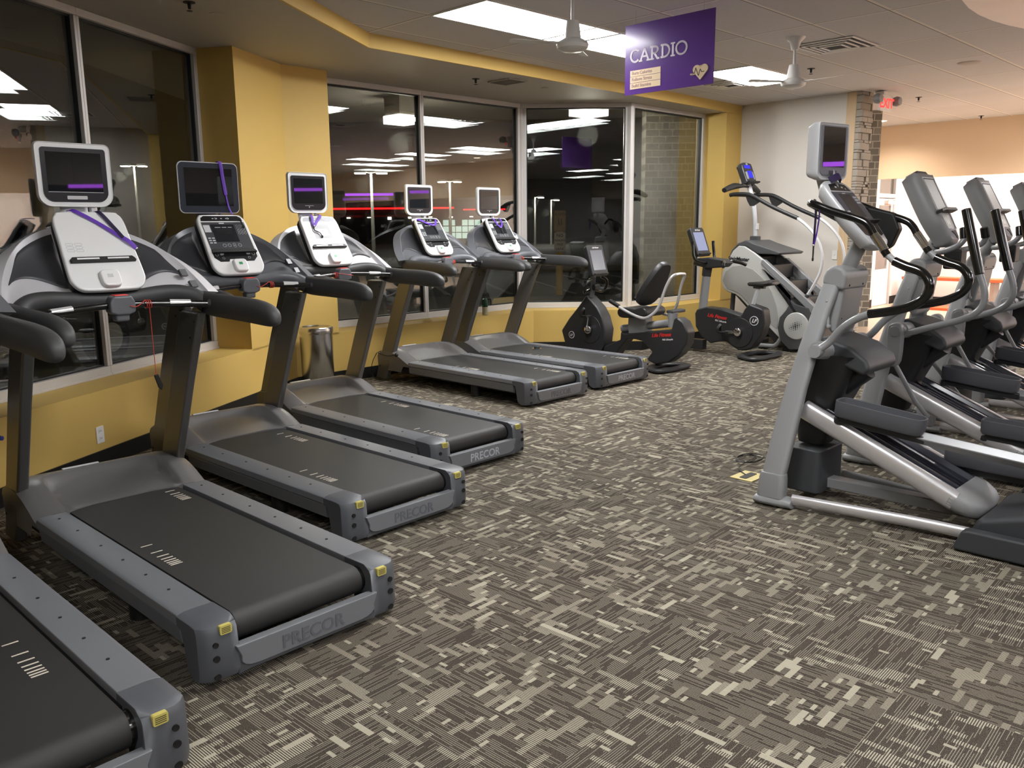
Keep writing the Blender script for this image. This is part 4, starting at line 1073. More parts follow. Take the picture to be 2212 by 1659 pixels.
        # tall screen head, turned slightly towards the aisle
        ca, sa = math.cos(math.radians(10)), math.sin(math.radians(10)); YAW = lambda p: V(p.x*ca+(p.y+.085)*sa, -.085-p.x*sa+(p.y+.085)*ca, p.z)
        m = MB(); m.tube([(0, -.10, 1.80), (0, -.06, 1.92)], .06, 4, squash=(.5, 1)); m.build('screen_neck', M_eg2, root, bevel=.005)
        rr_ = (.05, .05, .016, .016); cz = 2.035; W, H = .285, .32; R = []
        for yy, g in ((-.020, .010), (-.024, .004), (-.012, 0), (.02, .003), (.065, .02), (.078, .04)):
            R.append([(a, -.085+yy, b) for a, b in rrect(W-2*g, H-2*g, tuple(max(.012, q-g) for q in rr_), 6, 0, cz)])
        m = MB(); m.xf = YAW; m.rings(R); hs = m.build('screen_housing', M_cons, root, bevel=.003)
        m = MB(); m.xf = YAW; m.prism(rrect(W-.045, H-.045, (.035, .035, .008, .008), 6, 0, cz+.004), -.111, -.105, 'y'); m.build('screen_bezel', M_greyw, hs, smooth=False)
        m = MB(); m.xf = YAW; m.box(-.100, .100, -.113, -.110, cz-.085, cz+.135); m.build('screen', M_screen, hs, smooth=False)
        m = MB(); m.xf = YAW; m.box(-.035, .035, -.1135, -.110, cz-.125, cz-.105); m.build('screen_badge', M_con_k, hs, smooth=False)
    else:
        A = V(0, -.42, 1.50); B_ = V(0, -.17, 1.975); L = (B_-A).length; Yc = (B_-A).normalized(); Zc = V(0, -Yc.z, Yc.y)
        MC = slabmap(A, V(1, 0, 0), Yc, Zc)
        def S(): q = MB(); q.xf = MC; return q
        def ol(g): return scurve([(-.10+g, .06), (-.06, .005+g), (.06, .005+g), (.10-g, .06), (.155-g, .22), (.150-g, .48), (.13-g, .525-g), (-.13+g, .525-g), (-.150+g, .48), (-.155+g, .22)], 4)
        m = S(); m.rings([[(a, b, z) for a, b in P_] for P_, z in ((ol(.06), -.125), (ol(.02), -.11), (ol(0), -.06), (ol(0), -.02), (ol(.022), .004))]); cb = m.build('console_body', M_eg2, root, ang=50)
        m = S(); m.prism([(-.105, .485), (.105, .485), (.112, .24), (-.112, .24)], .003, .006); m.build('screen_frame', M_eg, cb, bevel=.002)
        m = S(); m.box(-.092, .092, .245, .47, .0055, .0075); m.build('screen', M_frost, cb, smooth=False)
        m = S(); m.box(.088, .094, .10, .47, .006, .009); m.box(-.09, .09, .466, .472, .006, .009); m.build('screen_gap', M_hole, cb, smooth=False)
        m = S(); m.prism([(-.10, .525), (-.08, .54), (.08, .54), (.10, .525), (.09, .51), (-.09, .51)], -.09, -.012); m.build('top_vent', M_hole, cb, bevel=.004)
        m = S(); m.prism([(-.06, .20), (.075, .20), (.07, .12), (.05, .10), (-.05, .105)], .003, .0055); m.build('key_panel', M_frost, cb, smooth=False)
        m = S(); m.box(-.03, -.008, .13, .165, .0055, .007); m.box(.0, .022, .13, .165, .0055, .007); m.box(-.02, -.008, .11, .12, .0055, .007); m.box(.0, .012, .11, .12, .0055, .007); m.build('key_symbols', M_con_w, cb, smooth=False)
        m = S(); m.prism([(-.02, .085), (.055, .09), (.06, .045), (.03, .03), (.02, .06)], .004, .008); m.build('headset_well', M_hole, cb, smooth=False)
        m = S(); m.prism([(-.155, .205), (-.15, .225), (-.07, .238), (.13, .238), (.145, .225), (.145, .215), (-.07, .218)], .006, .05); m.build('reading_rack', M_gasket, root, bevel=.004)
        m = MB(); m.box(-.06, .06, -.47, -.36, 1.33, 1.46); m.build('holder_box', M_gasket, root, bevel=.012)
    # ------------------------------------------------ handles
    if kind == 'screen':
        for sx in (-1, 1):
            x = sx*.30
            m = MB(); m.tube(cat([(sx*.33, -.225, .935), (x, -.285, .99), (x, -.35, 1.07), (x, -.43, 1.13), (x, -.50, 1.16)], 5), .021, 12); a_ = m.build('handle_arm', M_arm, root)
            m = MB(); m.tube(cat([(x, -.49, 1.158), (x, -.60, 1.18), (x, -.70, 1.212), (x, -.765, 1.26), (x, -.785, 1.325), (x, -.745, 1.385), (x, -.66, 1.415), (x, -.60, 1.44)], 5), .024, 12); m.build('curved_grip', M_gloss, a_)
            m = MB(); m.tube([(x, -.605, 1.437), (x, -.56, 1.475)], .018, 12); m.build('joint', M_eg, a_)
            m = MB(); m.tube(cat([(x, -.565, 1.468), (x, -.50, 1.555), (x, -.462, 1.615), (x, -.41, 1.65), (x, -.25, 1.70), (x*1.0, -.16, 1.735), (x*.93, -.125, 1.742), (x*.8, -.12, 1.735), (x*.3, -.20, 1.66)], 5), .021, 12); m.build('upper_grip', M_gloss, a_)
            m = MB(); m.tube([(x, -.548, 1.495), (x, -.488, 1.575)], .0235, 12); m.build('pulse_sensor', M_chrome, a_)
        m = MB(); m.prism([(-.20, 1.73), (-.36, 1.69), (-.40, 1.60), (-.36, 1.50), (-.31, 1.47), (-.26, 1.50), (-.24, 1.60)], .27, .335, 'x'); m.build('bottle_holder', M_gasket, root, bevel=.012)
    else:
        for sx in (-1, 1):
            x = sx*.33; q = .03 if sx > 0 else 0
            ph = -.05 if (sx > 0) == (phase > 0) else .10
            m = MB(); m.tube(cat([(x, -.13+ph*.3, .70), (x, -.165, .80), (x, -.19, .87), (x*.99, -.26, .915), (x*.97, -.42, .975), (x*.95, -.58, 1.03), (x*.93, -.67, 1.09), (x*.92, -.70, 1.16), (x*.92, -.69, 1.24), (x*.92, -.655, 1.33)], 5), .021, 12); a_ = m.build('handle_arm', M_arm, root)
            m = MB(); m.tube([(x*.92, -.66, 1.315), (x*.90, -.60, 1.52), (x*.88, -.545, 1.715)], [.028, .030, .028], 14); m.build('handle_grip', M_gloss, a_, bevel=.006)
            m = MB(); m.prism(scurve([(-.255, .93), (-.235, .985), (-.19, .985), (-.16, .94), (-.15+ph*.5, .74), (-.185+ph*.5, .70), (-.225+ph*.5, .74)], 3), sx*.335, sx*.395, 'x'); m.build('rocker_cover', M_eg2, root, bevel=.01)
            m = MB(); m.prism(circ(.036, 18, -.212, .935), sx*.392, sx*.402, 'x'); m.build('rocker_cap', M_arm, root, bevel=.003)
            m = MB(); m.tube([(sx*.365, -.19+ph*.5, .72), (sx*.30, -.34 if ph < 0 else -.10, .47), (sx*.215, -.40 if ph < 0 else -.12, .36)] if sx < 0 else [(sx*.365, -.19+ph*.5, .72), (sx*.27, -.45, .42)], .015, 10); m.build('link_rod', M_arm, root)
        # low front handle with short black grips
        m = MB(); m.tube(cat([(-.21, -.53, 1.535), (-.225, -.50, 1.49), (-.20, -.42, 1.455), (-.10, -.33, 1.44), (.10, -.33, 1.44), (.20, -.42, 1.455), (.225, -.50, 1.49), (.21, -.53, 1.535)], 5), .019, 12); hh = m.build('front_handle', M_arm, root)
        for sx in (-1, 1):
            m = MB(); m.tube([(sx*.212, -.527, 1.53), (sx*.20, -.515, 1.60)], .027, 12); m.build('short_grip', M_gloss, hh, bevel=.006)
e0 = V(1.77, 5.03, 0); LBE = ['elliptical trainer nearest the camera, with a tall separate screen head and curved black handles',
    'elliptical trainer with frosted console, second in the row, next behind the nearest one',
    'elliptical trainer with frosted console, third in the row, partly behind straight black grips',
    'elliptical trainer farthest in the row, cut off by the right edge of the picture']
roots = []
for k in range(4):
    p = e0+V(.87, .875, 0)*k
    if k < 2:
        r = empty('elliptical_trainer', p, math.radians(45)); tag(r, LBE[k], 'elliptical trainer', 'row of elliptical trainers'); ell(r, 'screen' if k == 0 else 'frost', 1 if k == 0 else -1); roots.append(r)
    else: roots.append(dup(roots[1], p, math.radians(45), LBE[k]))
# ================================================================ recumbent bike (origin at its rear foot)
M_bk = pmat('black_bike_shroud', (40, 40, 42), 0.42, bump=0.15, scale=700)
M_vinyl = pmat('black_vinyl', (34, 33, 33), 0.4, bump=0.1, scale=300)
M_lfred = pmat('red_script', (206, 44, 40), 0.5); M_lfw = pmat('white_script', (214, 214, 214), 0.5)
M_bluescr = emat('lit_lcd_blue', (70, 66, 255), 1.0); M_paleScr = emat('lit_lcd_pale', (176, 180, 214), 0.75)
def profile(root, name, pts, x0, x1, mat, bevel=.015, smooth_pts=0, parent=None, seg=3):
    """side profile given as (rearward s, z), extruded from local x0 to x1"""
    q = [(-a, b) for a, b in pts]
    if smooth_pts: q = scurve(q, smooth_pts)
    m = MB(); m.prism(q, x0, x1, 'x'); return m.build(name, mat, parent or root, bevel=bevel, seg=seg)
def fslab(root, base, topv, W, name='console'):
    A, B_ = V(*base), V(*topv); Yc = (B_-A).normalized(); Zc = V(0, -Yc.z, Yc.y)
    return slabmap(A, V(1, 0, 0), Yc, Zc), (B_-A).length
rb = empty('recumbent_bike', (1.80, 9.45, 0), math.radians(45)); tag(rb, 'black recumbent exercise bike with a backrest, under the back window', 'exercise bike')
profile(rb, 'crank_housing', [(1.175, .80), (1.30, .655), (1.45, .50), (1.575, .34), (1.50, .14), (1.45, .03), (1.0, .03), (.90, .20), (.875, .40), (.93, .56), (1.0, .66), (1.10, .74)][::1] and [(-a, b) for a, b in [(1.175, .80), (1.30, .655), (1.45, .50), (1.575, .34), (1.50, .14), (1.45, .03), (1.0, .03), (.90, .20), (.875, .40), (.93, .56), (1.0, .66), (1.10, .74)]], -.09, .09, M_bk, .02)
m = MB(); m.prism(circ(.045, 20, 1.40, .30), -.093, -.088, 'x'); m.prism(circ(.038, 20, 1.40, .30), -.0945, -.093, 'x', 1); m.text('LF', .04, (-.0955, 1.42, .286), (0, -1, 0), (0, 0, 1), .001, 0, .02, False, .3); m.build('round_badge', [M_lfw, M_bk], rb, smooth=False)
m = MB(); m.prism(circ(.17, 36, 1.11, .39), -.096, -.088, 'x'); m.build('crank_disc', M_bk, rb, bevel=.004)
def cranks(root, y, z, ang, hub=-.12):
    m = MB(); m.lathe([(.03, .02), (.05, .0), (.05, -.025), (.03, -.035)], (hub, y, z), 'x', 20); m.lathe([(.05, .0), (.05, .025), (.03, .035)], (-hub, y, z), 'x', 20); hb_ = m.build('crank_hub', M_chrome, root, bevel=.004)
    for sx, a in ((-1, ang), (1, ang+PI)):
        e = V(sx*(-hub+.03), y+.17*math.cos(a), z+.17*math.sin(a))
        m = MB(); m.tube([(sx*(-hub+.03), y, z), e], .016, 8, squash=(1, .6)); m.build('crank_arm', M_chrome, root)
        m = MB(); m.box(min(e.x, e.x+sx*.10), max(e.x, e.x+sx*.10), e.y-.045, e.y+.045, e.z-.014, e.z+.014)
        p_ = m.build('pedal', M_gasket, root, bevel=.006)
        m = MB(); m.tube(cat([e+V(sx*.03, .045, 0), e+V(sx*.03, .05, .06), e+V(sx*.06, .02, .10), e+V(sx*.09, .05, .05), e+V(sx*.09, .045, 0)], 4), .012, 6, squash=(.4, 1.6)); m.build('pedal_strap', M_gasket, p_)
cranks(rb, 1.105, .39, PI*.55)
m = MB(); m.tube([(0, 1.165, .70), (0, 1.13, 1.02)], .045, 4, squash=(1, .8)); m.build('display_mast', M_beam, rb, bevel=.008)
MC, Lc = fslab(rb, (0, 1.02, 1.035), (0, 1.13, 1.40), .3)
def S(): q = MB(); q.xf = MC; return q
def lf_console(root, lit, W=.30, H=.38):
    m = S(); m.rings([[(a, b, z) for a, b in rrect(W-2*g, H-2*g, .03, 5, 0, H/2)] for g, z in ((.03, -.07), (.008, -.055), (0, -.02), (0, .0), (.006, .006))]); c = m.build('display_console', M_bk, root, bevel=.003)
    m = S(); m.box(-.112, .112, .07, .315, .005, .0085); m.build('screen', lit or pmat('dull_grey_screen', (104, 106, 112), .2), c, smooth=False)
    m = S(); m.text('Life Fitness', .026, (0, .337, .0075), (1, 0, 0), (0, 1, 0), .001, 0, .02, True, .25); m.build('lettering', M_lfw, c, smooth=False)
    m = S(); m.box(-.13, .13, .015, .03, .004, .03); m.build('console_shelf', M_gasket, c, bevel=.004)
    return c
lf_console(rb, None)
m = MB()
m.tube(cat([(-.05, 1.15, .86), (-.17, 1.13, .84), (-.20, 1.09, .90), (-.17, 1.07, .98), (-.08, 1.10, 1.0)], 5), .017, 10); m.build('front_handle', M_gloss, rb)
m = MB(); m.tube(cat([(.05, 1.15, .86), (.17, 1.13, .84), (.20, 1.09, .90), (.17, 1.07, .98), (.10, 1.10, 1.02)], 5), .017, 10); m.build('front_handle', M_gloss, rb)
m = MB(); m.box(-.05, .05, 1.06, 1.12, .86, .93); m.build('cup_ring', M_gasket, rb, bevel=.015)
profile(rb, 'lower_body', [(-.92, .02), (-.90, .20), (-.66, .30), (-.652, .40), (-.60, .38), (.055, .475), (.085, .60), (.13, .618), (.21, .575), (.275, .47), (.26, .33), (.17, .20), (.03, .10), (-.14, .06), (-.28, .10), (-.20, .20), (-.33, .31), (-.45, .325), (-.56, .31), (-.66, .2), (-.78, .02)], -.08, .08, M_bk, .02)
m = MB()
m.text('Life Fitness', .058, (-.083, .20, .372), (0, -1, .13), (0, .13, 1), .0015, 0, .02, False, .3); m.build('lettering', M_lfred, rb, smooth=False)
m = MB(); m.text('95R Lifecycle', .027, (-.083, .055, .345), (0, -1, .13), (0, .13, 1), .0015, 0, .015); m.build('lettering', M_lfw, rb, smooth=False)
m = MB(); m.tube([(0, .68, .425), (0, -.06, .55)], .045, 14); m.build('seat_rail', M_arm, rb)
profile(rb, 'seat_carriage', [(-.56, .46), (-.55, .60), (-.36, .62), (-.30, .60), (-.30, .42), (-.33, .40), (-.54, .38)], -.07, .07, M_arm, .015)
profile(rb, 'seat_cushion', [(-.625, .64), (-.60, .685), (-.50, .70), (-.38, .69), (-.28, .715), (-.225, .70), (-.20, .65), (-.26, .60), (-.55, .575), (-.61, .60)], -.19, .19, M_vinyl, .03, 2)
# backrest shell, tilted
MB_c, _ = fslab(rb, (0, .37, .72), (0, .05, 1.26), .4); MC2 = MB_c
m = MB(); m.xf = MC2
bo_ = scurve([(-.10, .01), (-.19, .10), (-.20, .22), (-.17, .36), (-.12, .50), (-.06, .56), (.06, .56), (.12, .50), (.17, .36), (.20, .22), (.19, .10), (.10, .01)], 3)
m.rings([[((a)*k, .28+(b-.28)*k, z) for a, b in bo_] for k, z in ((.90, -.055), (1, -.04), (1, .0), (.96, .02))]); m.build('backrest', M_vinyl, rb, bevel=.006)
m = MB()
for sx in (-1, 1):
    m.tube(cat([(sx*.24, .665, .76), (sx*.24, .47, .672), (sx*.235, .26, .605), (sx*.22, .15, .62), (sx*.18, .05, .73), (sx*.15, -.02, .95), (sx*.13, -.075, 1.06), (sx*.09, -.10, 1.09)], 5), .0165, 10)
    m.tube(cat([(sx*.09, -.10, 1.09), (0, -.10, 1.095)] if sx > 0 else [(0, -.10, 1.095), (sx*.09, -.10, 1.09)], 2), .0165, 10)
m.build('seat_tube_frame', M_ramp, rb)
for sx in (-1, 1):
    m = MB(); m.tube([(sx*.24, .69, .772), (sx*.24, .55, .71)], .024, 12); m.build('side_grip', M_gasket, rb, bevel=.006)
m = MB(); m.lathe([(.05, .50), (.055, .60), (.062, .66)], (.0, -.02, 0), n=16); m.build('rear_cup', M_arm, rb)
m = MB(); m.box(-.06, .20, -.06, .03, .655, .69); m.build('accessory_tray', M_edk, rb, bevel=.012)
def loopfoot(root, y0, w, d, name='rear_foot'):
    m = MB(); P_ = cat([(-w*.35, y0+d, .03), (-w*.55, y0+d*.3, .03), (-w*.5, y0, .03), (0, y0-.02, .03), (w*.5, y0, .03), (w*.55, y0+d*.3, .03), (w*.35, y0+d, .03), (0, y0+d*1.1, .03)], 4, True)
    m.tube(P_, .036, 10, True, squash=(.75, 1.3), up=(0, 0, 1)); return m.build(name, M_bk, root)
loopfoot(rb, -.06, .50, .22)
m = MB(); m.tube([(-.25, 1.30, .03), (.25, 1.30, .03)], .028, 10); m.build('front_foot', M_bk, rb)
# ================================================================ upright bike
ub = empty('upright_bike', (2.9, 10.45, 0), math.radians(45)); tag(ub, 'black upright exercise bike with small saddle, before the yellow corner pier', 'exercise bike')
profile(ub, 'shroud', [(-.665, .50), (-.64, .555), (-.50, .595), (-.30, .585), (.0, .515), (.045, .60), (.10, .665), (.27, .62), (.30, .60), (.325, .44), (.28, .28), (.17, .13), (.08, .085), (-.02, .08), (-.12, .13), (-.19, .175), (-.30, .165), (-.42, .13), (-.55, .20), (-.65, .33)], -.085, .085, M_bk, .02)
m = MB(); m.prism(circ(.185, 40, .01, .305), -.098, -.082, 'x'); m.build('crank_disc', M_bk, ub, bevel=.005)
cranks(ub, .01, .315, PI*-.02+.0)
m = MB(); m.text('Life Fitness', .062, (-.0875, .475, .475), (0, -1, -.09), (0, -.09, 1), .0015, 0, .02, False, .3); m.build('lettering', M_lfred, ub, smooth=False)
m = MB(); m.text('95C Lifecycle', .03, (-.0875, .36, .425), (0, -1, -.09), (0, -.09, 1), .0015, 0, .015); m.build('lettering', M_lfw, ub, smooth=False)
m = MB(); m.prism(circ(.058, 28, -.185, .465), -.090, -.084, 'x'); m.prism(circ(.050, 28, -.185, .465), -.0915, -.090, 'x', 1); m.text('LF', .062, (-.093, -.155, .445), (0, -1, 0), (0, 0, 1), .001, 0, .03, False, .35); m.build('round_badge', [M_lfw, M_bk], ub, smooth=False)
m = MB(); m.tube([(0, .60, .54), (0, .555, 1.06)], .078, 4, squash=(.62, .9), up=(1, 0, 0)); m.build('front_column', M_arm, ub, bevel=.015)
m = MB(); m.tube([(0, .565, .97), (0, .545, 1.12), (0, .53, 1.20)], [.075, .078, .06], 4, squash=(.7, 1), up=(1, 0, 0)); m.build('column_collar', M_bk, ub, bevel=.015)
MC, _ = fslab(ub, (0, .60, 1.235), (0, .75, 1.62), .3)
def S(): q = MB(); q.xf = MC; return q
lf_console(ub, M_paleScr)
profile(ub, 'handlebar_base', [(-.70, 1.20), (-.72, 1.12), (-.50, 1.08), (-.28, 1.10), (-.22, 1.16), (-.30, 1.20), (-.50, 1.22)], -.09, .09, M_bk, .02)
m = MB()
for sx in (-1, 1):
    m.tube(cat([(sx*.06, .50, 1.15), (sx*.19, .56, 1.17), (sx*.235, .60, 1.22), (sx*.235, .62, 1.36), (sx*.235, .625, 1.42)], 5), .019, 10)
    m.tube(cat([(sx*.05, .34, 1.15), (sx*.10, .26, 1.17), (sx*.20, .20, 1.15), (sx*.27, .16, 1.12)], 4), .022, 10)
m.build('handlebar', M_gloss, ub)
m = MB(); m.tube([(0, -.10, .60), (0, -.175, .87)], .03, 4, squash=(.8, 1)); m.build('seat_post', M_cons, ub, bevel=.006)
m = MB(); R = []
for y, w, z, h in ((.0, .012, .905, .012), (-.02, .03, .90, .028), (-.10, .045, .90, .034), (-.20, .07, .905, .04), (-.28, .12, .92, .042), (-.34, .13, .93, .038), (-.375, .10, .925, .025), (-.385, .05, .92, .01)):
    R.append([(w*math.cos(t), y-.03, z+h*(math.sin(t) if math.sin(t) > 0 else .8*math.sin(t))) for t in [2*PI*k/16 for k in range(16)]])
m.rings(R); m.build('saddle', M_vinyl, ub)
m = MB(); m.box(-.04, .04, -.26, -.12, .855, .885); m.build('saddle_clamp', M_gasket, ub, bevel=.01)
m = MB(); m.tube([(-.24, .90, .035), (.24, .90, .035)], .036, 12); m.box(-.05, .05, .55, .90, .03, .16); m.build('front_foot', M_bk, ub, bevel=.01)
loopfoot(ub, -.34, .56, .26)
# ================================================================ stair climber
sc_ = empty('stair_climber', (2.53, 11.9, 0), math.radians(43)); tag(sc_, 'large grey stair climbing machine with black steps and handrails against the white wall', 'stair climber')
M_smg = pmat('silver_grey_shell', (186, 186, 182), 0.4, 0.1, bump=0.05); M_smd = pmat('mid_grey_shell', (150, 149, 145), 0.4, bump=0.05); M_smk = pmat('dark_grey_trim', (70, 71, 73), 0.45)
body = [(.49, .88), (.50, .98), (.56, 1.12), (.66, 1.28), (.74, 1.345), (.83, 1.34), (.98, 1.26), (1.134, 1.155), (1.30, .99), (1.46, .82), (1.53, .715), (1.535, .63), (1.48, .53), (1.40, .42), (1.385, .32), (1.41, .22), (1.48, .13), (1.44, .13), (1.20, .33), (.90, .565), (.80, .65), (.72, .70), (.60, .725), (.53, .77)]
W_ = .62
for nm, x0, x1 in (('side_shell', 0, .05), ('side_shell', W_-.05, W_)): profile(sc_, nm, body, x0, x1, M_smg, .012, 0)
profile(sc_, 'shell_inset', [(.52, .88), (.56, 1.0), (.66, 1.07), (.80, 1.09), (.98, 1.04), (1.14, .92), (1.26, .76), (1.34, .58), (1.38, .40), (1.36, .28), (1.22, .37), (.92, .60), (.82, .69), (.72, .74), (.60, .77)], -.006, .006, M_smd, .004, 1)
m = MB(); m.text('StairMaster', .072, (-.004, -.59, 1.155), (0, -1, -.04), (0, -.04, 1), .002, 0, .03, False, .15, .95); m.build('lettering', M_con_k, sc_, smooth=False)
core = [(.74, 1.34), (.90, 1.32), (1.10, 1.17), (1.55, .80), (1.95, .50), (2.0, .30), (1.9, .06), (1.0, .06), (1.40, .2), (1.2, .33), (.9, .56)]
profile(sc_, 'step_core', [(.56, .80), (.60, 1.10), (.72, 1.30), (.98, 1.20), (.98, 1.08), (1.20, 1.08), (1.20, .88), (1.44, .88), (1.44, .68), (1.68, .68), (1.68, .46), (1.90, .46), (1.90, .10), (1.3, .10), (.9, .5)], .05, W_-.05, M_eblk, .006)
profile(sc_, 'hood', [(.56, 1.12), (.63, 1.29), (.72, 1.38), (.84, 1.42), (.98, 1.37), (1.36, 1.265), (1.33, 1.235), (1.02, 1.245), (.86, 1.335), (.72, 1.34), (.66, 1.27)], .01, W_-.01, M_smk, .015)
for x0, x1 in ((-.02, .06), (W_-.06, W_+.02)):
    profile(sc_, 'side_rail', [(1.10, 1.165), (1.13, 1.175), (1.76, .70), (2.05, .46), (2.02, .36), (1.72, .61), (1.12, 1.09), (1.09, 1.12)], x0, x1, M_arm, .012)
for x0, x1, s in ((-.03, .05, 1), (W_-.05, W_+.03, -1)):
    profile(sc_, 'wheel_cover', [(1.11, 1.05), (1.15, 1.04), (1.60, .62), (1.80, .58), (1.88, .40), (1.88, .2), (1.78, .06), (1.56, .04), (1.44, .14), (1.385, .30), (1.41, .44), (1.50, .54), (1.55, .64), (1.54, .73), (1.40, .86), (1.16, 1.03)], x0, x1, M_smk, .012)
    m = MB(); xx = x0 if s > 0 else x1; m.lathe([(.0, -.022*s), (.10, -.022*s), (.165, -.012*s), (.175, .0)], (xx, -1.645, .345), 'x', 36); dk = m.build('round_vent_cover', M_smg, sc_)
    m = MB()
    rr = random.Random(2)
    for a in range(-3, 4):
        for b in range(-2, 3):
            u, v = a*.03+b*.012, b*.026; r_ = .0115*max(.2, 1-abs(a)*.18-abs(b)*.2)
            m.prism(circ(r_, 10, -1.645+u*.9-v*.3, .345+v-u*.35), xx-.0245*s, xx-.0215*s, 'x')
    m.build('vent_holes', M_hole, dk, smooth=False); dk.children[0]['kind'] = 'stuff'
# steps
for k, (s, z) in enumerate(((.98, 1.09), (1.20, .89), (1.44, .69), (1.68, .47))):
    m = MB(); m.box(.055, W_-.055, -s-.26, -s+.0, z-.01, z+.012); m.box(.055, W_-.055, -s-.262, -s-.245, z-.16, z); m.build('step', M_eblk, sc_, bevel=.004)
M_rubber = pmat('black_rubber_grip', (30, 30, 31), 0.5)
for x in (.02, W_-.02):
    m = MB(); m.tube(cat([(x, -1.55, 1.70), (x, -1.69, 1.60), (x, -1.80, 1.49), (x, -1.88, 1.36), (x, -1.92, 1.20), (x, -1.90, 1.03), (x, -1.82, .86), (x, -1.73, .71), (x, -1.69, .64)], 5), .019, 10); hr = m.build('rail_tube', M_con_l, sc_)
    m = MB(); m.tube(cat([(x, -1.56, 1.695), (x, -1.2, 1.845), (x, -.92, 1.985), (x, -.80, 2.015), (x, -.65, 2.02), (x, -.57, 2.01)], 5), .026, 12); m.build('rail_grip', M_rubber, hr)
    m = MB(); m.tube([(x, -1.755, .75), (x, -1.685, .63)], .028, 12); m.build('rail_socket', M_smk, hr)
m = MB()
m.tube(cat([(.02, -.62, 2.02), (.15, -.52, 2.02), (.31, -.50, 2.02), (.47, -.52, 2.02), (W_-.02, -.62, 2.02)], 5), .024, 12); m.build('front_bar', M_rubber, sc_)
for x in (.02, W_-.02): profile(sc_, 'grip_bracket', [(.80, 2.01), (.96, 1.97), (1.05, 1.93), (.93, 1.86), (.88, 1.86), (.84, 1.92)], x-.012, x+.012, M_rubber, .004)
m = MB(); m.tube(cat([(.31, -.80, 1.38), (.31, -.79, 1.60), (.31, -.76, 1.85), (.31, -.70, 2.05), (.31, -.64, 2.20)], 5), .032, 12); ms = m.build('display_mast', M_cons, sc_)
m = MB(); m.box(.265, .355, -.86, -.74, 1.36, 1.47); m.build('mast_socket', M_smk, sc_, bevel=.012)
m = MB(); m.box(.285, .335, -.832, -.818, 1.56, 1.64); m.build('paper_label', M_con_w, ms, smooth=False)
MC, _ = fslab(sc_, (.31, -.71, 2.17), (.31, -.60, 2.44), .24)
m = S(); m.rings([[(a, b, z) for a, b in scurve([(-.12+g, .03), (-.10, .0+g), (.10, .0+g), (.12-g, .03), (.125-g, .22), (.09, .285-g), (-.09, .285-g), (-.125+g, .22)], 3)] for g, z in ((.03, -.09), (.0, -.06), (0, .0), (.008, .01))]); c = m.build('display_console', M_bk, sc_, bevel=.003)
m = S(); m.box(-.078, .065, .205, .25, .009, .012); m.box(-.035, .065, .07, .17, .009, .012); m.build('lit_display', M_bluescr, c, smooth=False)
m = S(); m.prism([(-.095, .05), (-.095, .15), (-.045, .16), (-.045, .05)], .008, .011); m.prism([(.075, .05), (.075, .16), (.10, .15), (.10, .05)], .008, .011); m.build('key_panel', M_eg2, c, smooth=False)
m = S(); m.box(-.13, .14, -.01, .012, .0, .05); m.build('console_shelf', M_gasket, c, bevel=.006)
m = S(); m.prism(circ(.03, 16, 0, .265, .014), .009, .012); m.build('round_badge', M_eg2, c)
for sx in (-1, 1):
    m = MB(); R = []
    m.tube(cat([(.31+sx*.03, -.68, 2.12), (.31+sx*.16, -.62, 2.13), (.31+sx*.26, -.58, 2.12), (.31+sx*.42, -.56, 2.07)], 4), [.018, .018, .02, .03, .04, .045, .05, .052, .052, .05, .045, .042, .04], 10, squash=(.8, 1), up=(0, 0, 1)); m.build('side_grip', M_rubber, sc_)
m = MB(); m.tube([(.10, -.63, .72), (.10, -.60, .03)], .032, 10); m.tube([(W_-.10, -.63, .72), (W_-.10, -.60, .03)], .032, 10); m.build('front_leg', M_smk, sc_)
m = MB()
m.tube(cat([(.0, -1.42, .16), (.0, -1.36, .075), (.0, -1.25, .05), (.0, -.70, .05)], 4), .028, 10); m.build('floor_tube', M_arm, sc_)
for s in (.85, 1.15, 1.5): 
    m = MB(); m.box(.0, W_, -s-.05, -s+.05, .0, .06); m.build('floor_skid', M_under, sc_, bevel=.01)
# ================================================================ hanging sign
M_purple = pmat('purple_sign_face', (92, 52, 140), 0.22, coat=0.3); M_lav = pmat('white_sign_letters', (238, 228, 244), 0.5)
M_cream = pmat('cream_sign_patch', (232, 206, 168), 0.5); M_mauve = pmat('mauve_print', (176, 140, 136), 0.5); M_brown = pmat('dark_brown_line', (48, 36, 30), 0.5)
a_ = math.radians(-45); Dk = 7.2/6.5
sg = empty('hanging_sign', (.944, 7.2, 3.207), a_); tag(sg, 'purple CARDIO sign with a cream heart hanging from the ceiling', 'sign')
W_s, H_s = .828, .535
m = MB(); m.box(0, W_s, -.003, .003, -H_s, 0); m.build('sign_board', M_purple, sg, smooth=False)
def T_(m, t, size, x, z, **k): m.text(t, size, (x*Dk, -.0045, z*Dk), (1, 0, 0), (0, 0, 1), .002, **k)
m = MB()
hgt = .090*Dk; x = .052*Dk
def strk(P_, w): # polyline stroke of width w in the sign plane
    for p, q in zip(P_[:-1], P_[1:]):
        p, q = V(*p), V(*q); t = (q-p).normalized(); n = V(-t.y, t.x)*w/2; p2, q2 = p-t*w*.25, q+t*w*.25
        m.prism([tuple(p2-n), tuple(q2-n), tuple(q2+n), tuple(p2+n)], -.0062, -.0032, 'y')
zb = -.262*Dk; sw = hgt*.145
def arc(cx, cz, rx, rz, a0, a1, n=14): return [(cx+rx*math.cos(math.radians(a0+(a1-a0)*k/n)), cz+rz*math.sin(math.radians(a0+(a1-a0)*k/n))) for k in range(n+1)]
u = hgt
def ser(cx, z, w): strk([(cx-w/2, z), (cx+w/2, z)], sw*.8)
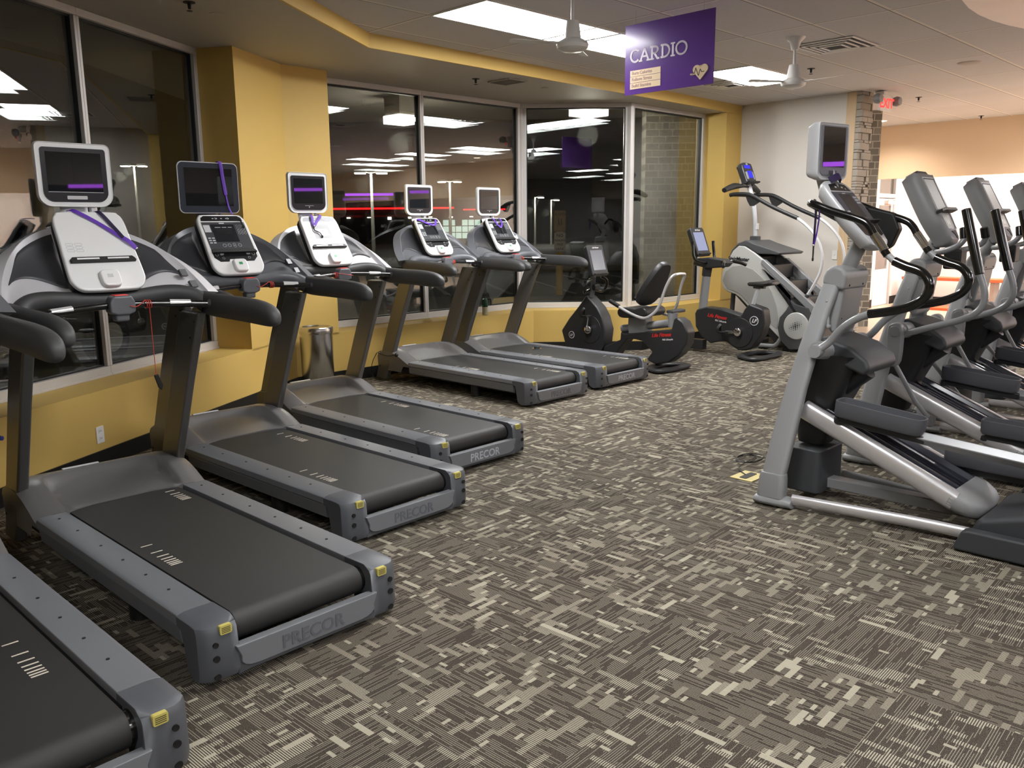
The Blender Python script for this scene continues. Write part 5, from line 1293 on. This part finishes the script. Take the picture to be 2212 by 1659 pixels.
cx = x+.40*u; strk(arc(cx, zb+.5*u, .38*u, .46*u, 48, 312), sw); ser(cx+.26*u, zb+.86*u, .12*u)
cx = x+1.22*u; strk([(cx-.34*u, zb+.05*u), (cx, zb+.95*u), (cx+.34*u, zb+.05*u)], sw); strk([(cx-.2*u, zb+.36*u), (cx+.2*u, zb+.36*u)], sw*.9); ser(cx-.34*u, zb+.04*u, .26*u); ser(cx+.34*u, zb+.04*u, .26*u)
cx = x+1.86*u; strk([(cx, zb+.04*u), (cx, zb+.95*u)], sw); strk([(cx-.12*u, zb+.95*u), (cx+.25*u, zb+.95*u)]+arc(cx+.25*u, zb+.71*u, .24*u, .24*u, 90, -90)+[(cx, zb+.47*u)], sw); strk([(cx+.2*u, zb+.47*u), (cx+.46*u, zb+.04*u), (cx+.6*u, zb+.04*u)], sw); ser(cx, zb+.04*u, .28*u)
cx = x+2.75*u; strk([(cx, zb+.04*u), (cx, zb+.95*u)], sw); strk([(cx-.12*u, zb+.95*u), (cx+.15*u, zb+.95*u)]+arc(cx+.15*u, zb+.5*u, .42*u, .45*u, 90, -90)+[(cx-.12*u, zb+.05*u)], sw)
cx = x+3.60*u; strk([(cx, zb+.04*u), (cx, zb+.95*u)], sw); ser(cx, zb+.04*u, .3*u); ser(cx, zb+.95*u, .3*u)
cx = x+4.30*u; strk(arc(cx, zb+.5*u, .42*u, .46*u, 0, 360, 24), sw)
ks = .478*Dk/(4.72*u)
for i, v in enumerate(m.v): m.v[i] = V(x+(v.x-x)*ks, v.y, v.z)
m.build('lettering', M_lav, sg, smooth=False)
for k, t in enumerate(('Burn Calories', 'Relieve Stress', 'Build Stamina')):
    z0, z1 = (-.317-.044*k)*Dk, (-.317-.044*(k+1)+.0025)*Dk
    m = MB(); m.box(.050*Dk, .317*Dk, -.0055, -.003, z1, z0); pt = m.build('text_patch', M_cream, sg, smooth=False)
    m = MB(); m.text(t, .033*Dk, (.064*Dk, -.0065, z1+.012*Dk), (1, 0, 0), (0, 0, 1), .001, 0, .012, False, 0, .97); m.build('lettering', M_mauve, pt, smooth=False)
m = MB(); hx, hz_, hr = .648*Dk, -.378*Dk, .031*Dk
P_ = arc(hx+hr*.93, hz_, hr, hr*.95, -25, 165, 10)[:]+arc(hx-hr*.93, hz_, hr, hr*.95, 15, 205, 10)+[(hx, -.449*Dk)]
m.prism(P_, -.012, -.003, 'y'); m.prism(rrect(.04*Dk, .011*Dk, .005*Dk, 4, .588*Dk, -.405*Dk), -.012, -.003, 'y'); ht = m.build('heart', M_cream, sg, smooth=False)
m = MB()
sc2 = [(.578, -.4035), (.600, -.4035), (.612, -.366), (.634, -.420), (.648, -.378), (.658, -.397), (.680, -.397)]
for p, q in zip(sc2[:-1], sc2[1:]):
    p, q = V(*p)*Dk, V(*q)*Dk; t = (q-p).normalized(); n = V(-t.y, t.x)*.0022; m.prism([tuple(p-n), tuple(q-n), tuple(q+n), tuple(p+n)], -.0135, -.0118, 'y')
m.build('pulse_line', M_brown, ht, smooth=False)
for x in (.10, W_s-.10):
    m = MB(); m.tube([(x, 0, -.02), (x, 0, 3.31-3.207)], .002, 6); m.build('hanging_wire', M_chrome, sg)
# ================================================================ ceiling fans at rest
M_fan = pmat('white_enamel', (226, 224, 220), 0.3)
def fan(x, y, zb, s, label, a0):
    r = empty('ceiling_fan', (x, y, ZC)); tag(r, label, 'ceiling fan', 'white industrial ceiling fans'); h = zb-ZC
    m = MB(); m.lathe([(.03, -.11*s), (.034, -.10*s), (.05, -.04*s), (.085*s, -.008), (.09*s, 0)], n=24); m.build('canopy', M_fan, r)
    m = MB(); m.tube([(0, 0, -.08), (0, 0, h+.17*s)], .013*s, 10); m.build('down_rod', M_fan, r)
    m = MB(); m.lathe([(.03, h+.21*s), (.045*s, h+.205*s), (.052*s, h+.16*s), (.060*s, h+.09*s), (.062*s, h+.085*s)], n=24)
    m.lathe([(.02, h), (.075*s, h+.004), (.108*s, h+.022*s), (.115*s, h+.045*s), (.105*s, h+.065*s), (.062*s, h+.088*s)], n=32); mo = m.build('motor', M_fan, r)
    for k in range(3):
        a = a0+k*2*PI/3; dx, dy = math.cos(a), math.sin(a)
        m = MB(); m.xf = lambda p, dx=dx, dy=dy: V(p.x*dx-p.y*dy, p.x*dy+p.y*dx, p.z+p.y*.25); m.box(.10*s, .19*s, -.014, .014, h+.052*s, h+.060*s); b_ = m.build('blade_bracket', M_fan, r)
        m = MB(); m.xf = lambda p, dx=dx, dy=dy: V(p.x*dx-p.y*dy, p.x*dy+p.y*dx, p.z+p.y*.18); m.prism([(.17*s, -.022), (.44*s, -.034), (.46*s, -.02), (.46*s, .02), (.44*s, .034), (.17*s, .022)], h+.052*s, h+.056*s); m.build('fan_blade', M_fan, r, bevel=.001)
fan(.45, 6.3, 2.845, 1.0, 'white ceiling fan nearer the camera, its motor against the glowing panels', math.radians(75))
fan(2.63, 8.17, 2.865, 1.0, 'white ceiling fan farther from the camera, right of the purple sign', math.radians(75))
# ================================================================ ceiling fittings
def vent(x, y, z, s, rz, label, grp, dark=False):
    r = empty('ceiling_vent', (x, y, z), rz); tag(r, label, 'vent')
    m = MB()
    for q in range(4):
        hs = s/2-q*s*.105; w = s*.035; z1 = -.004-q*.005
        for (x0, x1, y0, y1) in ((-hs, hs, -hs, -hs+w), (-hs, hs, hs-w, hs), (-hs, -hs+w, -hs+w, hs-w), (hs-w, hs, -hs+w, hs-w)): m.box(x0, x1, y0, y1, z1-.008, z1)
    m.build('louvre', M_plate if not dark else M_soffit, r, smooth=False)
    m = MB(); m.box(-s/2+.01, s/2-.01, -s/2+.01, s/2-.01, -.004, -.001); m.build('backing', M_edk, r, smooth=False)
vent(3.13, 8.52, ZC, .60, PI/4, 'square louvred ceiling vent beside the farther fan', '')
vent(2.70, 10.75, ZC, .55, PI/4, 'louvred ceiling vent low behind the right edge of the purple sign', '')
r = empty('ceiling_vent', (-.02, 9.66, ZS), PI/4); tag(r, 'flat dark return vent in the soffit above the back windows', 'vent')
m = MB(); m.box(-.14, .14, -.17, .17, -.012, 0); m.build('frame', M_soffit, r, bevel=.003)
m = MB()
for k in range(16): m.box(-.125, .125, -.155+k*.0195, -.155+k*.0195+.012, -.015, -.011)
m.build('slat', pmat('dusty_slats', (96, 90, 80), .7), r, smooth=False)
def sprinkler(x, y, z, label):
    r = empty('sprinkler_head', (x, y, z)); tag(r, label, 'sprinkler', 'sprinkler heads')
    m = MB(); m.lathe([(.010, -.045), (.012, -.02), (.014, -.004), (.042, -.004), (.042, 0)], n=16); m.build('escutcheon', M_hole, r)
    m = MB(); m.lathe([(.004, -.062), (.020, -.060), (.020, -.057), (.004, -.055)], n=12); m.build('deflector', M_hole, r)
sprinkler(3.33, 9.76, ZC, 'sprinkler head in the ceiling between the farther fan and the exit sign'); sprinkler(1.06, 7.80, ZC, 'sprinkler head just left of the purple sign top')
sprinkler(5.59, 12.01, ZC, 'sprinkler head in the ceiling right of the exit sign'); sprinkler(7.61, 14.13, ZC, 'sprinkler head near the top of the peach wall, far right')
sprinkler(-2.23, 6.27, ZS, 'sprinkler head in the soffit above the left windows'); sprinkler(-.36, 9.49, ZS, 'sprinkler head in the soffit beside the flat return vent')
for (x, y, lb) in ((-2.15, 6.59, 'round cover plate in the soffit above the left windows'), (.41, 10.15, 'round cover plate in the soffit above the back windows')):
    m = MB(); m.lathe([(.02, -.006), (.045, -.005), (.048, 0)], n=20); o = m.build('cover_plate', M_soffit); o.location = (x, y, ZS); tag(o, lb, 'cover plate')
m = MB(); m.lathe([(.02, -.012), (.10, -.010), (.115, -.003), (.12, 0)], n=28); o = m.build('ceiling_speaker', pmat('pale_speaker_grille', (176, 170, 166), .7)); o.location = (4.93, 9.49, ZC); tag(o, 'round flat speaker grille in the ceiling tiles at the upper right', 'speaker')
# round suspended disc at the upper right
def circ3(a, b, c):
    ax, ay, bx_, by, cx, cy = *a, *b, *c; d = 2*(ax*(by-cy)+bx_*(cy-ay)+cx*(ay-by))
    ux = ((ax*ax+ay*ay)*(by-cy)+(bx_*bx_+by*by)*(cy-ay)+(cx*cx+cy*cy)*(ay-by))/d; uy = ((ax*ax+ay*ay)*(cx-bx_)+(bx_*bx_+by*by)*(ax-cx)+(cx*cx+cy*cy)*(bx_-ax))/d
    return ux, uy, math.hypot(ax-ux, ay-uy)
ux, uy, ur = circ3((2.837, 5.615), (3.194, 6.043), (3.715, 6.431))
r = empty('suspended_disc', (ux, uy, ZC)); tag(r, 'round grey disc with a pale rim hung under the ceiling at the upper right corner', 'ceiling disc')
m = MB(); m.lathe([(.02, -.302), (ur-.014, -.302), (ur-.014, -.28), (.02, -.28)], n=64); m.build('panel', pmat('grey_green_felt', (62, 64, 62), .9), r)
m = MB(); m.lathe([(ur-.016, -.312), (ur, -.31), (ur, -.27), (ur-.016, -.27)], n=64); m.build('rim', M_plate, r)
for k in range(3):
    m = MB(); a = k*2.1; m.tube([(ur*.6*math.cos(a), ur*.6*math.sin(a), -.28), (ur*.6*math.cos(a), ur*.6*math.sin(a), 0)], .003, 6); m.build('hanging_wire', M_chrome, r)
# downlights before the peach header; two out of view added to brighten it
for k, (x, y, lb) in enumerate(((6.24, 14.7, 'recessed round downlight glowing before the peach wall, beside the stone pier'), (8.3, 12.6, 'recessed round downlight added outside the right edge of view to light the peach wall'), (10.4, 10.5, 'recessed round downlight added farthest right, outside the view, to light the peach wall'))):
    r = empty('downlight', (x, y, ZC)); tag(r, lb, 'downlight')
    m = MB(); m.lathe([(.085, -.006), (.10, -.004), (.105, 0)], n=28); m.build('trim_ring', M_plate, r)
    m = MB(); m.lathe([(.01, -.007), (.084, -.007), (.084, -.003), (.01, -.003)], n=28); m.build('lens', emat('warm_downlight', (255, 236, 208), 14), r)
    L = bpy.data.lights.new('downlight_beam', 'SPOT'); L.energy = 120; L.color = (1, .90, .76); L.spot_size = math.radians(150); L.spot_blend = .8; L.shadow_soft_size = .08
    lo = bpy.data.objects.new('downlight_beam', L); COL.objects.link(lo); lo.parent = r; lo.location = (0, 0, -.03)
# exit sign with two lamp heads
r = empty('exit_sign', (4.86, 11.36, 3.15), math.radians(38)); tag(r, 'red lettered EXIT sign with two lamp heads at the top of the stone pier', 'sign')
m = MB(); m.box(-.15, .15, -.02, .02, -.10, .10); m.build('sign_box', M_plate, r, bevel=.008)
m = MB(); m.text('EXIT', .165, (0, -.0215, -.06), (1, 0, 0), (0, 0, 1), .002, 0, .03, True); m.build('lettering', emat('exit_red', (255, 70, 62), 1.6), r, smooth=False)
m = MB(); m.box(-.05, .05, .0, .12, .06, .15); m.build('bracket', M_plate, r, bevel=.005)
for sx in (-1, 1):
    m = MB(); m.lathe([(.02, -.06), (.05, -.055), (.065, -.01), (.055, .03), (.02, .045)], (sx*.235, -.02, .035), 'y', 20); m.tube([(sx*.15, 0, .0), (sx*.21, 0, .03)], .014, 8); m.build('lamp_head', M_eg2, r)
# ================================================================ wall plates
def wall_pt(i, t, z, off=.0): p, n, d = along(i, t); return V(p.x-n.x*off, p.y-n.y*off, z), math.atan2(d.y, d.x)
def outlet(p, rz, label, kind='outlet'):
    r = empty('wall_%s' % kind if kind != 'outlet' else 'power_outlet', p, rz); tag(r, label, kind)
    m = MB(); m.prism(rrect(.074, .118, .006, 3), -.006, .0, 'y'); m.build('cover_plate', M_plate, r, bevel=.0015)
    m = MB()
    if kind == 'outlet':
        for z in (-.026, .026):
            m.prism(rrect(.034, .028, .006, 3, 0, z), -.0085, -.006, 'y'); m.box(-.008, -.005, -.009, -.0084, z-.005, z+.007, 1); m.box(.005, .008, -.009, -.0084, z-.005, z+.007, 1)
        m.build('socket', [M_plate, M_hole], r, smooth=False)
    else:
        m.box(-.005, .005, -.014, -.005, -.010, .012); m.build('toggle', M_plate, r, bevel=.001)
def on_left(x, y): return stn(0, V(x, y))
def nearest(u0, v0):  # station on wall A from a pixel pair is precomputed
    pass
p, a = wall_pt(0, on_left(-2.875, 5.70), .232); outlet(p, a, 'white power outlet low on the yellow wall, above the nearest whole treadmill hood')
p, a = wall_pt(0, on_left(-2.655, 6.66), .240); outlet(p, a, 'white power outlet low on the yellow wall, the one nearer the steel bin')
p, a = wall_pt(1, (V(-1.66, 9.10)-AB).length, .25); outlet(p, a, 'white outlet mostly hidden behind the upright right of the steel bin')
outlet(V(4.405, 11.565, 1.205)-V(nE.x, nE.y, 0)*.0, math.atan2(dE.y, dE.x), 'white light switch on the white wall beside the pine post', 'switch')
p, a = wall_pt(0, on_left(-3.08, 4.88), .42); m = MB(); m.lathe([(.004, -.03), (.014, -.028), (.012, -.015), (.016, -.01), (.016, 0)], (0, 0, 0), 'y', 12); o = m.build('wall_hook', pmat('blue_plastic', (36, 56, 150), .4)); o.location = p; o.rotation_euler = (0, 0, a); tag(o, 'small blue plastic knob on the yellow wall at the far left', 'hook')
# ================================================================ steel bin
r = empty('rubbish_bin', (-1.955, 8.37, 0)); tag(r, 'brushed steel cylindrical bin against the yellow pier', 'bin')
M_ss = pmat('brushed_stainless', (190, 188, 184), 0.22, 1.0, bump=0.06, scale=400)
m = MB(); m.lathe([(.15, 0), (.152, .02), (.158, .03), (.163, .60), (.163, .602)], n=40); m.build('body', M_ss, r)
m = MB(); m.lathe([(.166, .60), (.168, .605), (.168, .65), (.160, .662), (.145, .664), (.138, .655), (.10, .655)], n=40); m.build('rim', M_ss, r)
m = MB(); m.lathe([(.02, .652), (.137, .654), (.137, .640), (.02, .640)], n=32); m.build('lid', M_edk, r)
# ================================================================ bottle on the sill, puck on a belt
r = empty('water_bottle', (-.33, 10.56, SILL)); tag(r, 'green and clear water bottle on the yellow window sill', 'bottle')
m = MB(); m.lathe([(.03, 0), (.036, .006), (.036, .10), (.034, .11)], n=20); m.build('bottle_body', pmat('clear_ribbed_plastic', (168, 164, 140), .15), r)
m = MB(); m.lathe([(.035, .10), (.037, .105), (.037, .18), (.03, .20), (.012, .21), (.012, .225)], n=20); m.build('bottle_cap', pmat('dark_green_plastic', (20, 72, 50), .35), r)
m = MB(); m.tube(cat([(.03, 0, .195), (.07, 0, .20), (.075, 0, .15), (.075, 0, .12)], 4), .008, 8); m.build('carry_loop', M_gasket, r)
tx, ty, th = TT[5]; th = math.radians(th)
def tw(k, x, y, z): tx, ty, th = TT[k]; th = math.radians(th); return V(tx+math.cos(th)*x-math.sin(th)*y, ty+math.sin(th)*x+math.cos(th)*y, z)
r = empty('metal_lid', tw(5, .13, 1.36, .237)); tag(r, 'small silver lid left lying on the belt of the farthest treadmill', 'lid')
m = MB(); m.lathe([(.01, .004), (.05, .003), (.055, 0), (.056, .004)], n=20); m.build('plate', M_chrome, r); m = MB(); m.lathe([(.012, .004), (.034, .004), (.034, .028), (.03, .032), (.01, .032)], n=20); m.build('cup', M_edk, r)
# ================================================================ lanyards
M_lany = pmat('purple_ribbon', (98, 52, 176), 0.6); M_lanb = pmat('dark_ribbon', (38, 22, 64), 0.6)
def lanyard(label, k, ribbons, clip, e1=None):
    if e1: r = empty('lanyard', e1[0], e1[1])
    else: x, y, th = TT[k]; r = empty('lanyard', (x, y, 0), math.radians(th))
    tag(r, label, 'lanyard', 'purple lanyards on the machines')
    for P_, w, mt in ribbons:
        m = MB(); m.tube(cat(P_, 5), w, 8, squash=(.12, 1), up=(0, -1, .6)); m.build('ribbon', mt, r)
    m = MB(); m.tube(cat(clip, 4), .0045, 8); m.sphere(clip[-1], .009, 5, sc=(1, .6, 1.5)); m.build('clip', M_gasket, r)
    m = MB(); m.sphere(clip[0], .007, 5); m.build('metal_ring', M_chrome, r)
Oc = V(0, 1.647, 1.337); Yc_ = V(0, .253, .379).normalized(); Zc_ = V(0, -Yc_.z, Yc_.y)
def cc(u, v, h=.026): return Oc+V(u, 0, 0)+Yc_*(.456-v)+Zc_*h
lanyard('purple lanyard draped diagonally over the glare-blanked white console', 1, [([cc(-.075, -.025, -.01), cc(-.06, .0), cc(.03, .07), cc(.13, .17, .03)], .011, M_lany), ([cc(.05, -.02, -.01), cc(.06, .01), cc(.10, .09), cc(.13, .17, .034)], .011, M_lanb), ([cc(.13, .17, .034), cc(.155, .195, .034), cc(.183, .225, .02)], .013, M_lany)], [cc(.185, .225, .018), cc(.188, .27, .0)])
lanyard('purple lanyard hung over the top of the wide navy rimmed screen', 2, [([V(.085, 2.03, 2.072), V(.085, 1.984, 2.072), V(.098, 1.983, 1.96), V(.112, 1.983, 1.86)], .013, M_lany), ([V(.112, 1.983, 1.86), V(.125, 1.980, 1.78), V(.134, 1.95, 1.725), V(.145, 1.92, 1.69)], .006, M_lany)], [V(.145, 1.918, 1.688), cc(.125, .06, .034), cc(.135, .10, .028)])
lanyard('bright purple lanyard looped round the neck of the glare-paled console', 3, [([V(-.05, 1.955, 1.735), cc(-.055, .0, .03), cc(-.07, .06, .03), cc(-.075, .105, .03)], .012, M_lany), ([V(.05, 1.955, 1.735), cc(.03, .0, .03), cc(-.03, .06, .032), cc(-.075, .105, .034)], .012, M_lany)], [cc(-.075, .105, .034), cc(-.085, .14, .03), cc(-.045, .165, .03), cc(-.035, .20, .028)])
lanyard('purple lanyard sagging across the console of the left far treadmill', 4, [([V(-.15, 1.93, 1.69), cc(-.13, .03, .03), cc(-.03, .075, .03), cc(.045, .10, .03)], .011, M_lany), ([cc(.115, .02, .02), cc(.105, .04, .03), cc(.075, .09, .03), cc(.045, .10, .03)], .012, M_lany)], [cc(.045, .10, .03), cc(.055, .15, .03), cc(.06, .19, .028)])
lanyard('purple lanyard in a loop on the console of the farthest treadmill', 5, [([V(-.06, 1.95, 1.72), cc(-.06, .02, .03), cc(-.035, .09, .03), cc(.0, .14, .03)], .011, M_lany), ([V(.06, 1.95, 1.72), cc(.05, .02, .03), cc(.045, .09, .03), cc(.0, .14, .03)], .012, M_lany)], [cc(.0, .14, .03), cc(-.005, .19, .03), cc(-.005, .22, .028)])
lanyard('dark purple lanyard hanging from the near handle of the closest elliptical trainer', 0, [([V(-.27, -.14, 1.765), V(-.283, -.155, 1.70), V(-.285, -.155, 1.60), V(-.287, -.155, 1.52)], .013, M_lanb), ([V(-.255, -.13, 1.765), V(-.262, -.165, 1.70), V(-.275, -.165, 1.60), V(-.287, -.157, 1.52)], .008, M_lany), ([V(-.06, -.12, 1.875), V(0, -.15, 1.90), V(.06, -.12, 1.875)], .02, M_lanb)], [V(-.287, -.155, 1.515), V(-.288, -.155, 1.47), V(-.289, -.155, 1.44)], e1=(e0, PI/4))
# tape patches on two shrouds, paper tag on the farthest one
for k, lb in ((1, 'silver shroud of the nearest whole treadmill'), (2, 'shroud of the treadmill with navy rimmed screen')):
    x, y, th = TT[k]
    for (px_, py_, pz_, w) in ((.405, 1.722, 1.405, 'upper'), (.440, 1.685, 1.345, 'lower')):
        r = MB(); O_ = V(px_, py_, pz_); n_ = V(.25, -.80, .55).normalized(); X_ = V(1, .3, -.0); X_ = (X_-n_*X_.dot(n_)).normalized(); Y_ = n_.cross(X_)
        r.xf = slabmap(O_, X_, Y_, n_); r.box(-.022, .022, -.020, .020, -.01, .006); o = r.build('tape_patch', M_inner, bevel=.001); o.location = (x, y, 0); o.rotation_euler = (0, 0, math.radians(th)); tag(o, '%s dark tape patch on the %s' % (w, lb), 'tape')
x, y, th = TT[5]; r = MB(); r.xf = slabmap(V(.245, 1.80, 1.50), V(1, .1, .15), V(-.1, .5, .8), V(0, -.85, .5)); r.box(-.035, .035, -.022, .022, .0, .003); o = r.build('paper_tag', M_con_w); o.location = (x, y, 0); o.rotation_euler = (0, 0, math.radians(th)); tag(o, 'white paper tag stuck beside the console of the farthest treadmill', 'paper')
# ================================================================ floor plates and cables by the elliptical trainers
M_brass = pmat('pale_brass_floor_plate', (206, 190, 120), 0.4, 0.1)
for k, (x, y, lb) in enumerate(((1.55, 5.33, 'pale yellow floor box plate left of the nearest elliptical trainer'), (2.39, 6.17, 'pale yellow floor box plate between the first two elliptical trainers'))):
    r = empty('floor_box', (x, y, 0), math.radians(45)); tag(r, lb, 'floor box')
    m = MB(); m.prism([(-.10, -.08), (.10, -.08), (.10, .08), (-.10, .08)], 0, .006); m.build('plate', M_brass, r, bevel=.002)
    m = MB(); m.prism(rrect(.15, .05, .01, 3), .006, .009); m.build('opening', M_hole, r, smooth=False)
    P_ = []
    rr = random.Random(k+4)
    for q in range(16): a = q*1.05; P_.append((.33+(.10+.03*rr.random())*math.cos(a)+q*.004, .19+.08*math.sin(a), .010+.012*rr.random()))
    m = MB(); m.tube(cat([(0, .02, .01), (.12, .14, .012)]+P_, 4), .0035, 6); c = m.build('cable', M_gasket); c.location = (x, y, 0); c.rotation_euler = (0, 0, math.radians(45)); tag(c, 'thin black cable coiled on the carpet ' + ('beside the nearest elliptical trainer' if k == 0 else 'between the first two elliptical trainers'), 'cable')
m = MB(); p0_ = tw(4, -.48, 2.18, .05)
# cable tied round the left upright of the fifth treadmill
r = empty('power_cable', tw(4, -.415, 2.10, 0), math.radians(TT[4][2])); tag(r, 'thin black power cable tied round the leg of the left far treadmill', 'cable')
m = MB()
m.tube(cat([(-.04, -.16, .30), (-.05, -.06, .285), (-.045, .10, .30), (.04, .12, .31), (.05, -.05, .30), (.02, -.19, .30), (-.04, -.16, .30)], 5), .005, 6); m.sphere((-.03, -.20, .305), .022, 6); m.tube(cat([(-.045, .12, .30), (-.07, .17, .20), (-.07, .20, .08), (-.06, .14, .012), (-.02, .0, .008)], 5), .004, 6); m.build('cord', M_gasket, r)
# ================================================================ orange benches in the bright room
M_or = pmat('orange_bench_vinyl', (232, 96, 54), 0.5); M_leg = pmat('bench_grey_leg', (150, 140, 132), 0.5)
for k, (t, lb) in enumerate(((1.2, 'orange topped bench in the bright room, seen behind the second elliptical trainer'), (3.4, 'orange topped bench in the bright room, seen behind the third elliptical trainer'))):
    c = p_c+dH*t-nH*.55; r = empty('bench', (c.x, c.y, .004), math.atan2(dH.y, dH.x)); tag(r, lb, 'bench', 'orange benches in the bright room')
    m = MB(); m.box(-.95, .95, -.2, .2, .50, .56); m.build('bench_top', M_or, r, bevel=.012)
    for x in (-.7, .7):
        m = MB(); m.box(x-.04, x+.04, -.15, .15, 0, .50); m.build('leg', M_leg, r, bevel=.006)
m = MB(); c = p_c+dH*1.2-nH*1.3; m.box(-.8, .8, -.25, .25, 0, .05); o = m.build('exercise_step', M_or, bevel=.01); o.location = (c.x, c.y, .004); o.rotation_euler = (0, 0, math.atan2(dH.y, dH.x)); tag(o, 'flat orange step on the floor before the benches', 'step')
# purple light band on the far side wall, mirrored in the treadmill screens
for y0, y1, lb in ((-.3, 1.3, 'short purple neon bar on the ceiling, mirrored in the nearest silver treadmill screen'), (4.7, 8.7, 'long purple neon bar on the ceiling, mirrored in the farther treadmill screens')):
    r = empty('suspended_light_bar', (8.0, (y0+y1)/2, ZC)); tag(r, lb, 'neon light', 'purple neon bars'); L = (y1-y0)/2
    m = MB(); m.box(-.006, .006, -L, L, -.99, -.935); m.build('neon_tube', emat('purple_neon', (190, 92, 255), 7.0), r, smooth=False)
    for y in (-L+.1, L-.1): m = MB(); m.tube([(0, y, -.935), (0, y, 0)], .003, 6); m.build('hanging_wire', M_chrome, r)
